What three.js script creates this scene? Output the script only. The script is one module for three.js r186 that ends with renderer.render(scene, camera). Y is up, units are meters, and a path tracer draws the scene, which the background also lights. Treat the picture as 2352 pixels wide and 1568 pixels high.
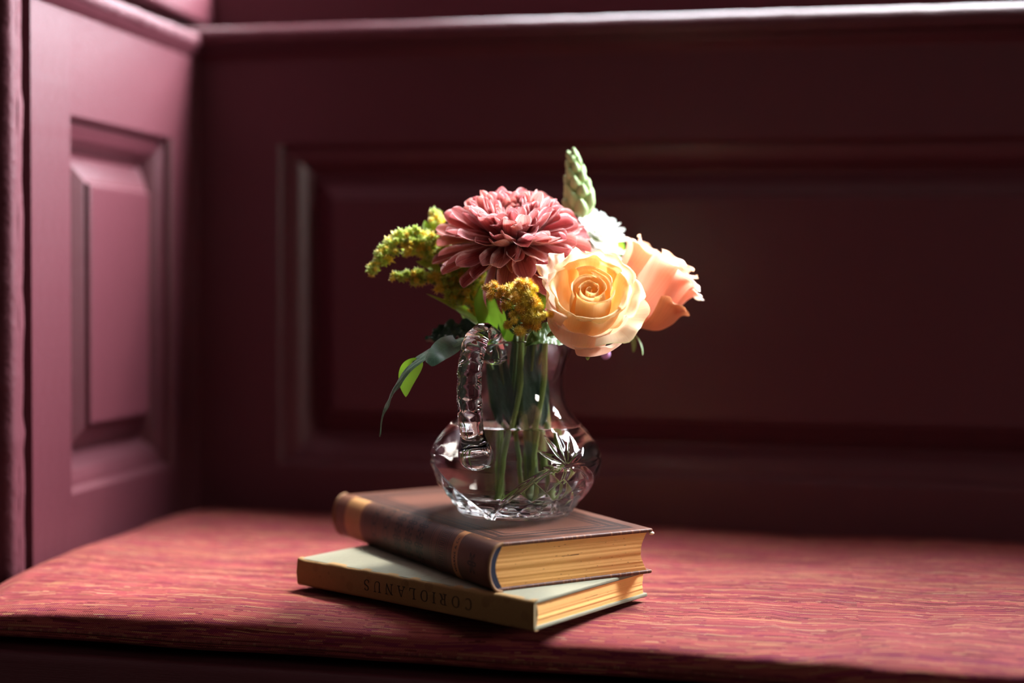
import * as THREE from 'three';
import { mergeGeometries } from 'three/addons/utils/BufferGeometryUtils.js';
import { RoundedBoxGeometry } from 'three/addons/geometries/RoundedBoxGeometry.js';
import { RectAreaLightUniformsLib } from 'three/addons/lights/RectAreaLightUniformsLib.js';
import { createNoise2D, createNoise3D } from 'simplex-noise';

// ------------------------------------------------------------------ camera, sky, sun, exposure
const V3 = THREE.Vector3, { lerp, clamp, degToRad: rad, smoothstep } = THREE.MathUtils;
const scene = new THREE.Scene();
function lin3(r, g, b) { return new THREE.Color().setRGB(r, g, b); }
const FOCAL = 3267;                                     // pixels, in the 2352 x 1568 frame
const camera = new THREE.PerspectiveCamera(2 * Math.atan(784 / FOCAL) * 180 / Math.PI, 1.5, 0.05, 30);
const EYE = new V3(0.485, 0.676, 1.085), YAW = rad(11.65), PITCH = Math.atan(134 / FOCAL), ROLL = rad(0.5);
camera.position.copy(EYE);
const VIEW = new THREE.Euler(-PITCH, YAW, ROLL, 'YXZ');
camera.rotation.copy(VIEW);
camera.focus = 0.785;
camera.userData.fStop = 2.4;

scene.background = new THREE.Color().setRGB(0.86, 0.93, 1.0);
scene.backgroundIntensity = 4;
const SUN_DIR = new V3(0.25, 1, -0.40).normalize();
const sun = new THREE.DirectionalLight(new THREE.Color().setRGB(1, 0.97, 0.93), 5.2);
sun.position.copy(SUN_DIR).multiplyScalar(4).add(new V3(0.35, 0.5, 0.25));
sun.target.position.set(0.35, 0.5, 0.25);
sun.castShadow = true;
sun.shadow.radius = 11;                                 // hazy sun
sun.shadow.mapSize.set(2048, 2048);
Object.assign(sun.shadow.camera, { left: -1.5, right: 1.5, top: 1.5, bottom: -1.5, near: 0.1, far: 8 });
scene.add(sun, sun.target);

RectAreaLightUniformsLib.init();
// the sky's light at the windows, just outside the panes
const SKY_TINT = lin3(0.86, 0.93, 1.0);
function skyLight(w, h, x, y, z, tx, tz, k, tint = SKY_TINT) { const l = new THREE.RectAreaLight(tint, k, w, h); l.position.set(x, y, z); l.lookAt(tx, y, tz); scene.add(l); return l; }
skyLight(1.0, 1.95, 0.5, 2.075, -0.64, 0.5, 1, 15);
skyLight(0.42, 2.1, 1.19, 2.0, -0.26, -1, -0.26, 66);
skyLight(0.6, 0.9, 3.49, 1.55, 1.8, -1, 1.8, 10, lin3(1, 0.86, 0.72));                          // a second window far along the room

const renderer = new THREE.WebGLRenderer();
renderer.toneMapping = THREE.LinearToneMapping;
renderer.toneMappingExposure = 2.75;
renderer.shadowMap.enabled = true;

// ------------------------------------------------------------------ helpers
function rng(seed) { return () => { seed = (seed + 0x6d2b79f5) | 0; let t = Math.imul(seed ^ (seed >>> 15), 1 | seed); t = (t + Math.imul(t ^ (t >>> 7), 61 | t)) ^ t; return ((t ^ (t >>> 14)) >>> 0) / 4294967296; }; }
const n2 = createNoise2D(rng(11)), n3 = createNoise3D(rng(12));
const fwd = new V3(0, 0, -1).applyEuler(VIEW), rgt = new V3(1, 0, 0).applyEuler(VIEW), upv = new V3(0, 1, 0).applyEuler(VIEW);
// a pixel of the photograph at a distance along the view
const at = (px, py, depth) => EYE.clone().addScaledVector(fwd, depth).addScaledVector(rgt, (px - 1176) / FOCAL * depth).addScaledVector(upv, -(py - 784) / FOCAL * depth);
// a direction given as (to the side, up, towards the viewer) in the room
const TOW = new V3(-fwd.x, 0, -fwd.z).normalize(), SIDE = new V3(rgt.x, 0, rgt.z).normalize();
const dirOf = (s, u, t) => new V3().addScaledVector(SIDE, s).add(new V3(0, u, 0)).addScaledVector(TOW, t).normalize();

const taken = {};
function numbered(name) { const k = taken[name] = (taken[name] ?? -1) + 1; return k ? `${name}_${String(k).padStart(3, '0')}` : name; }
function thing(name, label, category, base = new V3(), group) {
  const o = new THREE.Group(); o.name = numbered(name); o.position.copy(base); scene.add(o);
  o.userData = { label, category }; if (group) o.userData.group = group;
  return o;
}
function structure(name, base = new V3()) { const o = new THREE.Group(); o.name = name; o.position.copy(base); o.userData.kind = 'structure'; scene.add(o); return o; }
// a part whose geometry is given in room coordinates; parents are only ever moved, not turned
function part(parent, name, geometry, material, label) {
  const m = new THREE.Mesh(geometry, material); m.name = name; m.castShadow = m.receiveShadow = true;
  let p = parent; while (p && p !== scene) { m.position.sub(p.position); p = p.parent; }
  parent.add(m); if (label) m.userData.label = label;
  return m;
}
function box(x0, x1, y0, y1, z0, z1, r = 0) {
  const g = r ? new RoundedBoxGeometry(x1 - x0, y1 - y0, z1 - z0, 3, r) : new THREE.BoxGeometry(x1 - x0, y1 - y0, z1 - z0);
  return g.translate((x0 + x1) / 2, (y0 + y1) / 2, (z0 + z1) / 2);
}
// grid surface: f(i / nu, j / nv) -> Vector3
function sheet(nu, nv, f, uvf, flip = false) {
  const p = [], uv = [], idx = [];
  for (let j = 0; j <= nv; j++) for (let i = 0; i <= nu; i++) {
    const q = f(i / nu, j / nv); p.push(q.x, q.y, q.z);
    const w = uvf ? uvf(i / nu, j / nv) : [i / nu, j / nv]; uv.push(w[0], w[1]);
  }
  for (let j = 0; j < nv; j++) for (let i = 0; i < nu; i++) {
    const a = j * (nu + 1) + i, b = a + 1, c = a + nu + 1, d = c + 1;
    if (flip) idx.push(a, c, b, b, c, d); else idx.push(a, b, c, b, d, c);
  }
  const g = new THREE.BufferGeometry();
  g.setAttribute('position', new THREE.Float32BufferAttribute(p, 3)); g.setAttribute('uv', new THREE.Float32BufferAttribute(uv, 2));
  g.setIndex(idx); g.computeVertexNormals(); return g;
}
function tube(points, r0, r1 = r0, seg = 24, radial = 8) {
  const curve = new THREE.CatmullRomCurve3(points), fr = curve.computeFrenetFrames(seg, false);
  return sheet(radial, seg, (u, v) => {
    const k = Math.round(v * seg), a = u * 2 * Math.PI, r = lerp(r0, r1, v);
    return curve.getPointAt(v).addScaledVector(fr.normals[k], Math.cos(a) * r).addScaledVector(fr.binormals[k], Math.sin(a) * r);
  }, null, false);
}
function dataTex(w, h, f, srgb = true, rx = 1, ry = 1) {
  const d = new Uint8Array(w * h * 4);
  for (let y = 0; y < h; y++) for (let x = 0; x < w; x++) { const c = f(x, y), o = (y * w + x) * 4; d[o] = clamp(c[0], 0, 255); d[o + 1] = clamp(c[1], 0, 255); d[o + 2] = clamp(c[2], 0, 255); d[o + 3] = 255; }
  const t = new THREE.DataTexture(d, w, h); t.wrapS = t.wrapT = THREE.RepeatWrapping; t.magFilter = THREE.LinearFilter; t.minFilter = THREE.LinearFilter;
  if (srgb) t.colorSpace = THREE.SRGBColorSpace; t.repeat.set(rx, ry); t.needsUpdate = true; return t;
}
function canvasTex(w, h, draw) {
  const c = document.createElement('canvas'); c.width = w; c.height = h; const x = c.getContext('2d'); draw(x, w, h);
  const t = new THREE.CanvasTexture(c); t.colorSpace = THREE.SRGBColorSpace; t.magFilter = THREE.LinearFilter; return t;
}
// noise that repeats over a tile of n cells
function tileNoise(x, y, n, seed = 0) { const a = x / n * 2 * Math.PI, b = y / n * 2 * Math.PI, k = n / (2 * Math.PI); return (n3(Math.cos(a) * k + seed, Math.sin(a) * k, Math.cos(b) * k + Math.sin(b) * k * 0.7) + n3(Math.sin(a) * k, Math.cos(b) * k + seed, Math.sin(b) * k)) / 2; }
const std = (o) => new THREE.MeshStandardMaterial({ side: THREE.DoubleSide, ...o });
const phy = (o) => new THREE.MeshPhysicalMaterial({ side: THREE.DoubleSide, ...o });
const lin = (r, g, b) => new THREE.Color().setRGB(r, g, b);

// ------------------------------------------------------------------ materials of the room
const paintBump = dataTex(512, 512, (x, y) => { const v = 128 + 60 * tileNoise(x / 512 * 6, y / 512 * 6, 6, 3) + 36 * tileNoise(x / 512 * 40, y / 512 * 14, 40, 8) + (tileNoise(x / 512 * 60, y / 512 * 60, 60, 21) > 0.62 ? 60 : 0); return [v, v, v]; }, false, 4, 4);
const paint = phy({ color: lin(0.066, 0.0145, 0.0205), roughness: 0.42, specularIntensity: 0.6, clearcoat: 0.12, clearcoatRoughness: 0.25, bumpMap: paintBump, bumpScale: 0.0004, name: 'burgundy_paint' });
const oldPaint = phy({ color: lin(0.066, 0.0145, 0.0205), roughness: 0.6, specularIntensity: 0.35, bumpMap: dataTex(256, 256, (x, y) => { const v = 128 + 90 * tileNoise(x / 256 * 10, y / 256 * 10, 10, 5) + 60 * tileNoise(x / 256 * 30, y / 256 * 30, 30, 7); return [v, v, v]; }, false, 8, 8), bumpScale: 0.0006, name: 'chipped_burgundy_paint' });
const roomWall = std({ color: lin(0.050, 0.032, 0.027), roughness: 0.8, name: 'brown_room_wall' });
const roomFloor = std({ color: lin(0.030, 0.018, 0.012), roughness: 0.5, name: 'dark_floor_board' });
const roomCeil = std({ color: lin(0.08, 0.07, 0.06), roughness: 0.9, name: 'dull_ceiling' });
const pane = phy({ color: 0xffffff, transmission: 1, roughness: 0, thickness: 0, ior: 1.5, name: 'window_glass' });

// ------------------------------------------------------------------ room shell
const WZ = -0.50, CEIL = 3.3;                            // inner face of the bay's window wall
{
  const f = structure('floor'); part(f, 'floor_slab', box(-1.7, 3.5, -0.1, 0, -0.66, 4.6), roomFloor);
  for (let i = 0; i < 18; i++) part(f, 'floorboard', box(-1.58, 3.38, 0, 0.012, 0.45 + i * 0.21, 0.45 + i * 0.21 + 0.204, 0.002), roomFloor);
  const c = structure('ceiling'); part(c, 'ceiling_slab', box(-1.7, 3.5, CEIL, CEIL + 0.1, -0.66, 4.6), roomCeil);
  const r = structure('wall_right'); for (const [z0, z1, y0, y1] of [[-0.1, 1.5, 0, CEIL], [2.1, 4.6, 0, CEIL], [1.5, 2.1, 0, 1.1], [1.5, 2.1, 2.0, CEIL]]) part(r, 'wall_slab', box(3.4, 3.5, y0, y1, z0, z1), roomWall); part(r, 'wall_beside_bay', box(1.2, 3.4, 0, CEIL, -0.1, -0.001), roomWall);
  const n = structure('wall_front'); part(n, 'wall_slab', box(-1.6, 3.4, 0, CEIL, 4.5, 4.6), roomWall);
  const l = structure('wall_side'); part(l, 'wall_slab', box(-1.7, -1.6, 0, CEIL, -0.1, 4.6), roomWall); part(l, 'wall_beside_bay', box(-1.6, -0.40, 0, CEIL, -0.1, 0), roomWall); part(l, 'bay_side', box(-0.40, -0.301, 0, CEIL, WZ, 0), paint);
  const w = structure('wall_window');                    // back of the bay behind the settle
  part(w, 'wall_below_window', box(-0.40, 1.05, 0, 1.10, WZ - 0.16, WZ), paint);
  part(w, 'wall_above_window', box(-0.40, 1.05, 3.05, CEIL, WZ - 0.16, WZ), roomWall);
  part(w, 'wall_beside_window', box(-0.40, 0.0, 1.10, 3.05, WZ - 0.16, WZ), roomWall);
  part(w, 'wall_beside_window', box(1.0, 1.05, 1.10, 3.05, WZ - 0.16, WZ), roomWall);
  const v = structure('wall_bay_right');
  part(v, 'wall_below_window', box(1.05, 1.2, 0, 0.95, WZ - 0.16, -0.001), paint);
  part(v, 'wall_above_window', box(1.05, 1.2, 3.05, CEIL, WZ - 0.16, -0.001), roomWall);
  part(v, 'wall_beside_window', box(1.05, 1.2, 0.95, 3.05, WZ - 0.16, -0.47), roomWall);
  part(v, 'wall_beside_window', box(1.05, 1.2, 0.95, 3.05, -0.05, -0.001), roomWall);
}
function windowFrame(name, base, bar) {                   // bar(a0, a1, y0, y1, name, thickness, material): a runs along the wall
  const [a0, a1, y0, y1] = base.rect, o = structure(name, base.at), e = 0.04;
  const put = (p, q, r, t, n, m = paint, d = 0.045) => part(o, n, bar(p, q, r, t, d), m);
  put(a0, a0 + e, y0, y1, 'window_jamb'); put(a1 - e, a1, y0, y1, 'window_jamb'); put(a0 + e, a1 - e, y0, y0 + e, 'window_bottom_rail'); put(a0 + e, a1 - e, y1 - e, y1, 'window_top_rail');
  const xs = base.mullions, ys = [y0 + e, lerp(y0, y1, 0.36), lerp(y0, y1, 0.68), y1 - e], cx = [a0 + e, ...xs, a1 - e];
  for (const x of xs) put(x - 0.015, x + 0.015, y0 + e, y1 - e, 'mullion');
  for (let i = 0; i + 1 < cx.length; i++) for (let j = 0; j < 3; j++) {
    const p = cx[i] + (i ? 0.015 : 0), q = cx[i + 1] - (i + 2 < cx.length ? 0.015 : 0);
    if (j) put(p, q, ys[j] - 0.01, ys[j] + 0.01, 'glazing_bar');
    put(p + 0.0005, q - 0.0005, ys[j] + (j ? 0.0105 : 0.0005), ys[j + 1] - (j < 2 ? 0.0105 : 0.0005), 'window_pane', pane, 0.003);
  }
}
windowFrame('window_1', { rect: [0.0, 1.0, 1.10, 3.05], mullions: [0.5], at: new V3(0.5, 1.1, WZ - 0.08) }, (a, b, c, d, t) => box(a, b, c, d, WZ - 0.08 - t / 2, WZ - 0.08 + t / 2));
windowFrame('window_3', { rect: [1.5, 2.1, 1.1, 2.0], mullions: [1.8], at: new V3(3.45, 1.1, 1.8) }, (a, b, c, d, t) => box(3.45 - t / 2, 3.45 + t / 2, c, d, a, b));
windowFrame('window_2', { rect: [-0.47, -0.05, 0.95, 3.05], mullions: [], at: new V3(1.12, 0.95, -0.26) }, (a, b, c, d, t) => box(1.12 - t / 2, 1.12 + t / 2, c, d, a, b));

// ------------------------------------------------------------------ panelled settle walls
// frame(a, b, depth) maps a point along the wall, its height and how far it stands proud of the wall face to the room
const LEDGE = 0.880;
function panelling(o, frame, sx, op, fieldDepth, tMax) {
  // mitred pieces: profile of (inset, proud) round the opening [a0, a1, b0, b1]
  const [a0, a1, b0, b1] = op.rect, K = op.k ?? 1;
  const ring = (inset) => [[a0 + inset * K, b0 + inset], [a1 - inset * K, b0 + inset], [a1 - inset * K, b1 - inset], [a0 + inset * K, b1 - inset]];
  const strip = (prof, name) => {
    for (let s = 0; s < 4; s++) {
      const g = [];
      for (let k = 0; k + 1 < prof.length; k++) {
        const A = ring(prof[k][0]), B = ring(prof[k + 1][0]), e = (s + 1) % 4;
        g.push(sheet(6, 1, (u, v) => frame(lerp(lerp(A[s][0], A[e][0], u), lerp(B[s][0], B[e][0], u), v), lerp(lerp(A[s][1], A[e][1], u), lerp(B[s][1], B[e][1], u), v), lerp(prof[k][1], prof[k + 1][1], v)),
          (u, v) => [lerp(A[s][0], A[e][0], u) * (s % 2 ? 0 : 1) + lerp(A[s][1], A[e][1], u) * (s % 2), lerp(prof[k][0], prof[k + 1][0], v)], sx < 0));
      }
      part(o, name, mergeGeometries(g), paint);
    }
  };
  strip(op.moulding, 'panel_moulding');
  strip(op.bevel, 'panel_bevel');
  const last = op.bevel[op.bevel.length - 1], R = ring(last[0]);
  part(o, 'raised_field', sheet(10, 10, (u, v) => frame(lerp(R[0][0], R[1][0], u), lerp(R[0][1], R[3][1], v), last[1]), (u, v) => [lerp(R[0][0], R[1][0], u), lerp(R[0][1], R[3][1], v)], sx < 0), paint);
  part(o, 'panel_backing', (() => { const p = frame(a0, b0, -0.022), q = frame(a1, b1, -0.04), mn = p.clone().min(q), mx = p.clone().max(q); return box(mn.x, mx.x, mn.y, mx.y, mn.z, mx.z); })(), paint);
}
const ogee = [[0, 0], [0.002, -0.0015], [0.004, -0.006], [0.008, -0.007], [0.014, -0.0095], [0.019, -0.014], [0.0225, -0.0185], [0.025, -0.0195]];
const bevel = [[0.025, -0.0195], [0.0265, -0.0175], [0.033, -0.0125], [0.041, -0.0075], [0.0435, -0.0065], [0.0445, -0.0035], [0.0465, -0.0028]];
{
  const frame = (a, b, d) => new V3(a, b, d);
  const o = structure('wall_back', new V3(1.1, 0.46, 0));
  const piece = (n, x0, x1, y0, y1) => part(o, n, box(x0, x1, y0, y1, -0.04, 0), paint);
  piece('stile', -0.03, 0.069, 0.44, LEDGE - 0.018); piece('stile', 1.0, 1.049, 0.44, LEDGE - 0.018);
  for (const [x0, x1] of [[0.069, 1.0]]) {
    piece('top_rail', x0, x1, 0.7865, LEDGE - 0.018); piece('bottom_rail', x0, x1, 0.44, 0.528);
    panelling(o, frame, 1, { rect: [x0, x1, 0.528, 0.7865], moulding: ogee, bevel });
  }
  // rounded ledge that caps the back and runs to the window
  const led = structure('trim_1', new V3(1.1, LEDGE, 0));
  const prof = []; const y0 = LEDGE - 0.019, y1 = LEDGE, zf = 0.010;
  prof.push([WZ, y1]); for (let k = 0; k <= 10; k++) { const a = Math.PI / 2 - k / 10 * Math.PI; prof.push([zf - 0.0095 + Math.cos(a) * 0.0095, (y0 + y1) / 2 + Math.sin(a) * 0.0095]); } prof.push([WZ, y0]);
  part(led, 'ledge_board', sheet(60, prof.length - 1, (u, v) => { const q = prof[Math.round(v * (prof.length - 1))]; return new V3(lerp(-0.05, 1.05, u), q[1] + 0.0004 * n2(u * 30, 3), q[0] + 0.0004 * n2(u * 40, 9)); }, (u, v) => [u * 2.4, v * 0.2], false), paint);
  part(led, 'upstand', box(-0.011, 1.049, LEDGE - 0.001, LEDGE + 0.048, -0.075, -0.055, 0.002), paint);
  const cove = [[0.0075, LEDGE - 0.019], [0.0065, LEDGE - 0.022], [0.003, LEDGE - 0.0235], [0.0, LEDGE - 0.028]];
  part(led, 'bed_moulding', sheet(20, 3, (u, v) => { const q = cove[Math.round(v * 3)]; return new V3(lerp(-0.02, 1.05, u), q[1], q[0]); }, (u, v) => [u * 2.4, v * 0.02], false), paint);
}
{
  // the panelled end of the settle; proud is +x, along the wall is z
  const frame = (a, b, d) => new V3(d, b, a);
  const o = structure('wall_left', new V3(-0.02, 0.46, 0.13));
  const piece = (n, z0, z1, y0, y1) => part(o, n, box(-0.04, 0, y0, y1, z0, z1), paint);
  piece('stile', -0.04, 0.050, 0.44, LEDGE - 0.0185); piece('stile', 0.206, 0.2555, 0.44, LEDGE - 0.0185);
  piece('top_rail', 0.050, 0.206, 0.7865, LEDGE - 0.0185); piece('bottom_rail', 0.050, 0.206, 0.44, 0.530);
  panelling(o, frame, -1, { rect: [0.050, 0.206, 0.530, 0.7865], moulding: ogee, bevel, k: 0.72 });
  // end post with worn, wavy edge beyond a narrow open joint
  part(o, 'end_post', sheet(28, 60, (u, v) => {
    const a = u * 2 * Math.PI, e = 5, c = Math.cos(a), s = Math.sin(a), q = Math.pow(Math.pow(Math.abs(c), e) + Math.pow(Math.abs(s), e), -1 / e), y = lerp(0.44, LEDGE + 0.25, v), w = 0.0011 * n2(y * 55, a < 3 ? 2 : 9) + 0.0006 * n2(y * 160, 4);
    return new V3(-0.0312 + c * q * (0.030 + w * 0.6), y, 0.2692 + s * q * (0.0108 + w));
  }, (u, v) => [u * 0.12, v * 0.7], true), oldPaint);
  const cap = structure('trim_2', new V3(0, LEDGE, 0.13));
  const y0 = LEDGE - 0.0185, pr = [[-0.30, LEDGE - 0.006]]; for (let k = 0; k <= 10; k++) { const a = Math.PI / 2 - k / 10 * Math.PI; pr.push([0.0065 - 0.006 + Math.cos(a) * 0.006, LEDGE - 0.01225 + Math.sin(a) * 0.00625]); } pr.push([-0.30, y0]);
  part(cap, 'ledge_board', sheet(50, pr.length - 1, (u, v) => { const q = pr[Math.round(v * (pr.length - 1))], z = lerp(0.2555, -0.02, u); return new V3(q[0] + 0.0007 * n2(z * 60, 31) + (q[0] > 0.006 ? 0.0006 * n2(z * 170, 3) : 0), q[1] + 0.0006 * n2(z * 50, 1), z); }, (u, v) => [u * 0.3, v * 0.2], false), oldPaint);
  const cv = [[0.006, LEDGE - 0.0185], [0.0045, LEDGE - 0.021], [0.0, LEDGE - 0.0255]];
  part(cap, 'bed_moulding', sheet(30, 2, (u, v) => { const q = cv[Math.round(v * 2)], z = lerp(0.2555, 0.0, u); return new V3(q[0] + 0.0005 * n2(z * 70, 6), q[1], z); }, (u, v) => [u * 0.3, v * 0.02], false), paint);
  // panelling above the ledge, set back, with an open joint under it
  const up = structure('wall_reveal', new V3(-0.05, LEDGE, 0.1));
  part(up, 'upper_panel', box(-0.30, -0.012, LEDGE + 0.011, CEIL - 0.002, -0.075, 0.256, 0.003), paint);
  part(up, 'packing_strip', box(-0.30, -0.035, LEDGE - 0.006, LEDGE + 0.011, -0.07, 0.25), paint);
}
{
  const o = structure('bench_seat', new V3(1.1, 0, 0.2));
  part(o, 'seat_board', box(-0.12, 1.2, 0.442, 0.4665, -0.03, 0.366, 0.005), paint);
  part(o, 'seat_apron', box(-0.12, 1.2, 0.013, 0.442, 0.335, 0.358, 0.002), paint);
}
// ------------------------------------------------------------------ cushion
const CUSHION_Y = 0.500;
{
  const R = rng(77), W = 1024, H = 1024;                 // 0.256 m square of woven cloth
  const pal = [[194, 92, 90], [204, 112, 100], [222, 166, 118], [164, 52, 92], [138, 50, 54], [200, 100, 98], [184, 76, 92], [232, 190, 146]], wt = [0.25, 0.47, 0.60, 0.70, 0.78, 0.9, 0.97, 1.0];
  const pick = () => { const r = R(); return pal[wt.findIndex((w) => r <= w)]; };
  const rows = [];
  let main = pal[0], left = 0;
  for (let j = 0; j < H / 3; j++) { const row = new Array(W); if (left-- <= 0) { main = pick(); left = Math.floor(R() * R() * 3.4); } for (let x = 0; x < W;) { const n = 5 + Math.floor(R() * R() * 110), c = R() < 0.5 ? main : pick(); for (let k = 0; k < n && x < W; k++) row[x++] = c; } rows.push(row); }
  const cloth = dataTex(W, H, (x, y) => {
    const j = Math.min(rows.length - 1, Math.floor(y / 3)), c = rows[j][x], tick = ((x + j * 2) % 5) < 2 ? 0.84 : 1.04, g = (y % 3) === 0 ? 0.86 : 1, m = 1 + 0.12 * tileNoise(x / W * 4, y / H * 24, 24, 2);
    const q = 0.57 * tick * g * m; return [c[0] * q * 1.08, c[1] * q * 0.95, c[2] * q * 0.95];
  }, true, 1 / 0.256, 1 / 0.256);
  const clothBump = dataTex(W, H, (x, y) => { const j = Math.floor(y / 3), v = 70 + 120 * Math.sin(((y % 3) + 0.5) / 3 * Math.PI) - (((x + j * 2) % 5) < 2 ? 60 : 0); return [v, v, v]; }, false, 1 / 0.256, 1 / 0.256);
  const fabric = phy({ map: cloth, roughness: 0.85, bumpMap: clothBump, bumpScale: 0.0005, specularIntensity: 0.25, name: 'rose_striped_weave' });
  const X0 = 0.003, X1 = 1.045, Z0 = 0.012, Z1 = 0.364, YM = 0.4830, N = 150, M = 110;
  const xs = []; for (let i = 0; i <= N; i++) { const t = i / N; xs.push(t < 0.4 ? X0 + 0.14 * Math.pow(t / 0.4, 1.6) : X0 + 0.14 + (X1 - X0 - 0.14) * Math.pow((t - 0.4) / 0.6, 1.25)); }
  const loop = (x, w) => {
    const d = Math.min(x - X0, X1 - x), e = clamp(d / 0.026, 0, 1), thick = Math.pow(Math.max(1 - Math.pow(1 - e, 2.4), 0), 0.5), a = w * 2 * Math.PI;
    const half = 0.0158 * thick + 0.0006, c = Math.cos(a), s = Math.sin(a);
    const zc = (Z0 + Z1) / 2, b = (Z1 - Z0) / 2 - 0.012 * Math.pow(1 - e, 2);
    const zz = Math.sign(c) * Math.pow(Math.abs(c), 0.72), yy = Math.sign(s) * Math.pow(Math.abs(s), 0.46);
    let y = YM + yy * half, z = zc + zz * b; if (c > 0) z += zz * 0.009 * smoothstep(x, 0.34, 0.62);
    const front = smoothstep(z, 0.22, 0.36), near = Math.max(yy, 0);
    y += near * (0.0022 * n2(x * 5, z * 6) + front * smoothstep(x, 0.36, 0.5) * 0.0022 * n2(x * 21 + 3, z * 20) + 0.0005 * n2(x * 60, z * 30)) * thick - 0.0008;
    y -= near * 0.014 * Math.pow(1 - smoothstep(Math.hypot(x - 0.0, (z - 0.372) * 1.0), 0.0, 0.10), 1.5);        // pinched front corner
    // the books press into it
    y -= near * 0.0012 * Math.exp(-((x - 0.31) ** 2 + (z - 0.31) ** 2) / 0.006);
    z += 0.0028 * n2(x * 7, 5) * (c > 0 ? 1 : 0.3) * smoothstep(x, 0.0, 0.1);
    return new V3(x, y, z);
  };
  const g = sheet(N, M, (u, v) => loop(xs[Math.round(u * N)], 1 - v), null, false);
  const pos = g.attributes.position, uv = g.attributes.uv;      // uv in metres: along x, and round the section
  for (let i = 0; i <= N; i++) { let len = 0; for (let j = 0; j <= M; j++) { const k = j * (N + 1) + i; if (j) { const q = k - N - 1; len += Math.hypot(pos.getY(k) - pos.getY(q), pos.getZ(k) - pos.getZ(q)); } uv.setXY(k, pos.getX(k) + 0.006 * n2(pos.getX(k) * 4, 1), len); } }
  const c = thing('seat_cushion', 'long flat rose and gold striped woven cushion along the bench seat', 'cushion', new V3(0.52, 0.467, 0.19));
  part(c, 'cover', g, fabric);
  const cord = []; for (let k = 0; k <= 60; k++) { const x = lerp(0.012, 1.03, Math.pow(k / 60, 1.4)), q = loop(x, 0); cord.push(new V3(x, YM - 0.004, q.z + 0.0004)); }
  part(c, 'front_seam', tube(cord, 0.0009, 0.0009, 240, 6), fabric);
}

// ------------------------------------------------------------------ books
function bookMatrix(A, dir) {                              // local x: along the tail away from the spine, y: up, z: along the spine away from the tail
  const z = new V3(dir[0], 0, dir[1]).normalize(), y = new V3(0, 1, 0), x = new V3().crossVectors(y, z);
  if (x.x < 0) x.negate();
  return new THREE.Matrix4().makeBasis(x, y, z).setPosition(A);
}
function placed(g, m) {                                    // turned and moved; a mirrored basis also turns the faces
  g.applyMatrix4(m);
  if (m.determinant() < 0) { if (!g.index) { const n = g.attributes.position.count; g.setIndex([...Array(n).keys()]); } const a = g.index.array; for (let i = 0; i < a.length; i += 3) { const t = a[i]; a[i] = a[i + 1]; a[i + 1] = t; } }
  return g;
}
const pageTex = (base, dark, seed) => { const R = rng(seed); return canvasTex(1024, 256, (c, w, h) => {
  c.fillStyle = `rgb(${base})`; c.fillRect(0, 0, w, h);
  for (let y = 0; y < h; y += 1) { const k = R(); c.fillStyle = k < 0.5 ? `rgba(${dark},${0.04 + 0.18 * R() * R()})` : `rgba(255,226,170,${0.16 * R()})`; c.fillRect(0, y, w, 1); }
  for (let k = 0; k < 260; k++) { c.fillStyle = `rgba(${dark},${0.06 + 0.2 * R()})`; c.fillRect(R() * w, Math.floor(R() * h), 8 + R() * R() * 180, 1); }
  for (let k = 0; k < 46; k++) { c.fillStyle = `rgba(70,34,12,${0.35 + 0.4 * R()})`; c.fillRect(R() * w, R() * h, 3 + R() * 14, 1 + R() * 2.4); }
  c.fillStyle = 'rgba(58,28,10,0.75)'; c.fillRect(w * 0.44, h * 0.395, 120, 3); c.fillRect(w * 0.5, h * 0.385, 60, 2);
}); };
function pageBlock(mtx, x0, x1, y0, y1, z0, z1, round, hollow, layers) {
  // leaves of the block: closed, with a hollow fore-edge (far x) and a rounded back (near x); slightly uneven leaves at the tail
  const nv = layers, uvf = null, q = (x, y, z) => new V3(x, y, z).applyMatrix4(mtx), f = (v) => Math.sin(v * Math.PI);
  const near = (v) => x0 - round * f(v), far = (v) => x1 - hollow * f(v), zt = (v) => z0 + 0.00025 * n2(v * 40, 3), zh = () => z1;
  const g = [
    sheet(12, nv, (u, v) => q(lerp(near(v), far(v), u), lerp(y0, y1, v), zt(v)), (u, v) => [u, v], true),
    sheet(12, nv, (u, v) => q(lerp(near(v), far(v), u), lerp(y0, y1, v), zh(v)), (u, v) => [u, v]),
    sheet(2, nv, (u, v) => q(far(v), lerp(y0, y1, v), lerp(zt(v), zh(v), u)), (u, v) => [u, v], true),
    sheet(2, nv, (u, v) => q(near(v), lerp(y0, y1, v), lerp(zt(v), zh(v), u)), (u, v) => [u, v]),
    sheet(2, 2, (u, v) => q(lerp(x0, x1, u), y1, lerp(z0, z1, v)), (u, v) => [u, 0.02 * v]), sheet(2, 2, (u, v) => q(lerp(x0, x1, u), y0, lerp(z0, z1, v)), (u, v) => [u, 0.02 * v]),
  ];
  return mergeGeometries(g);
}
const LOWER_A = new V3(0.3523, CUSHION_Y - 0.0008, 0.3814), UPPER_A = new V3(0.3275, 0.5148, 0.3676);
const LOWER_DIR = [-0.895, -0.446], UPPER_DIR = [-0.680, -0.733];
const BOOK_TOP = 0.5405;
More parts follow.
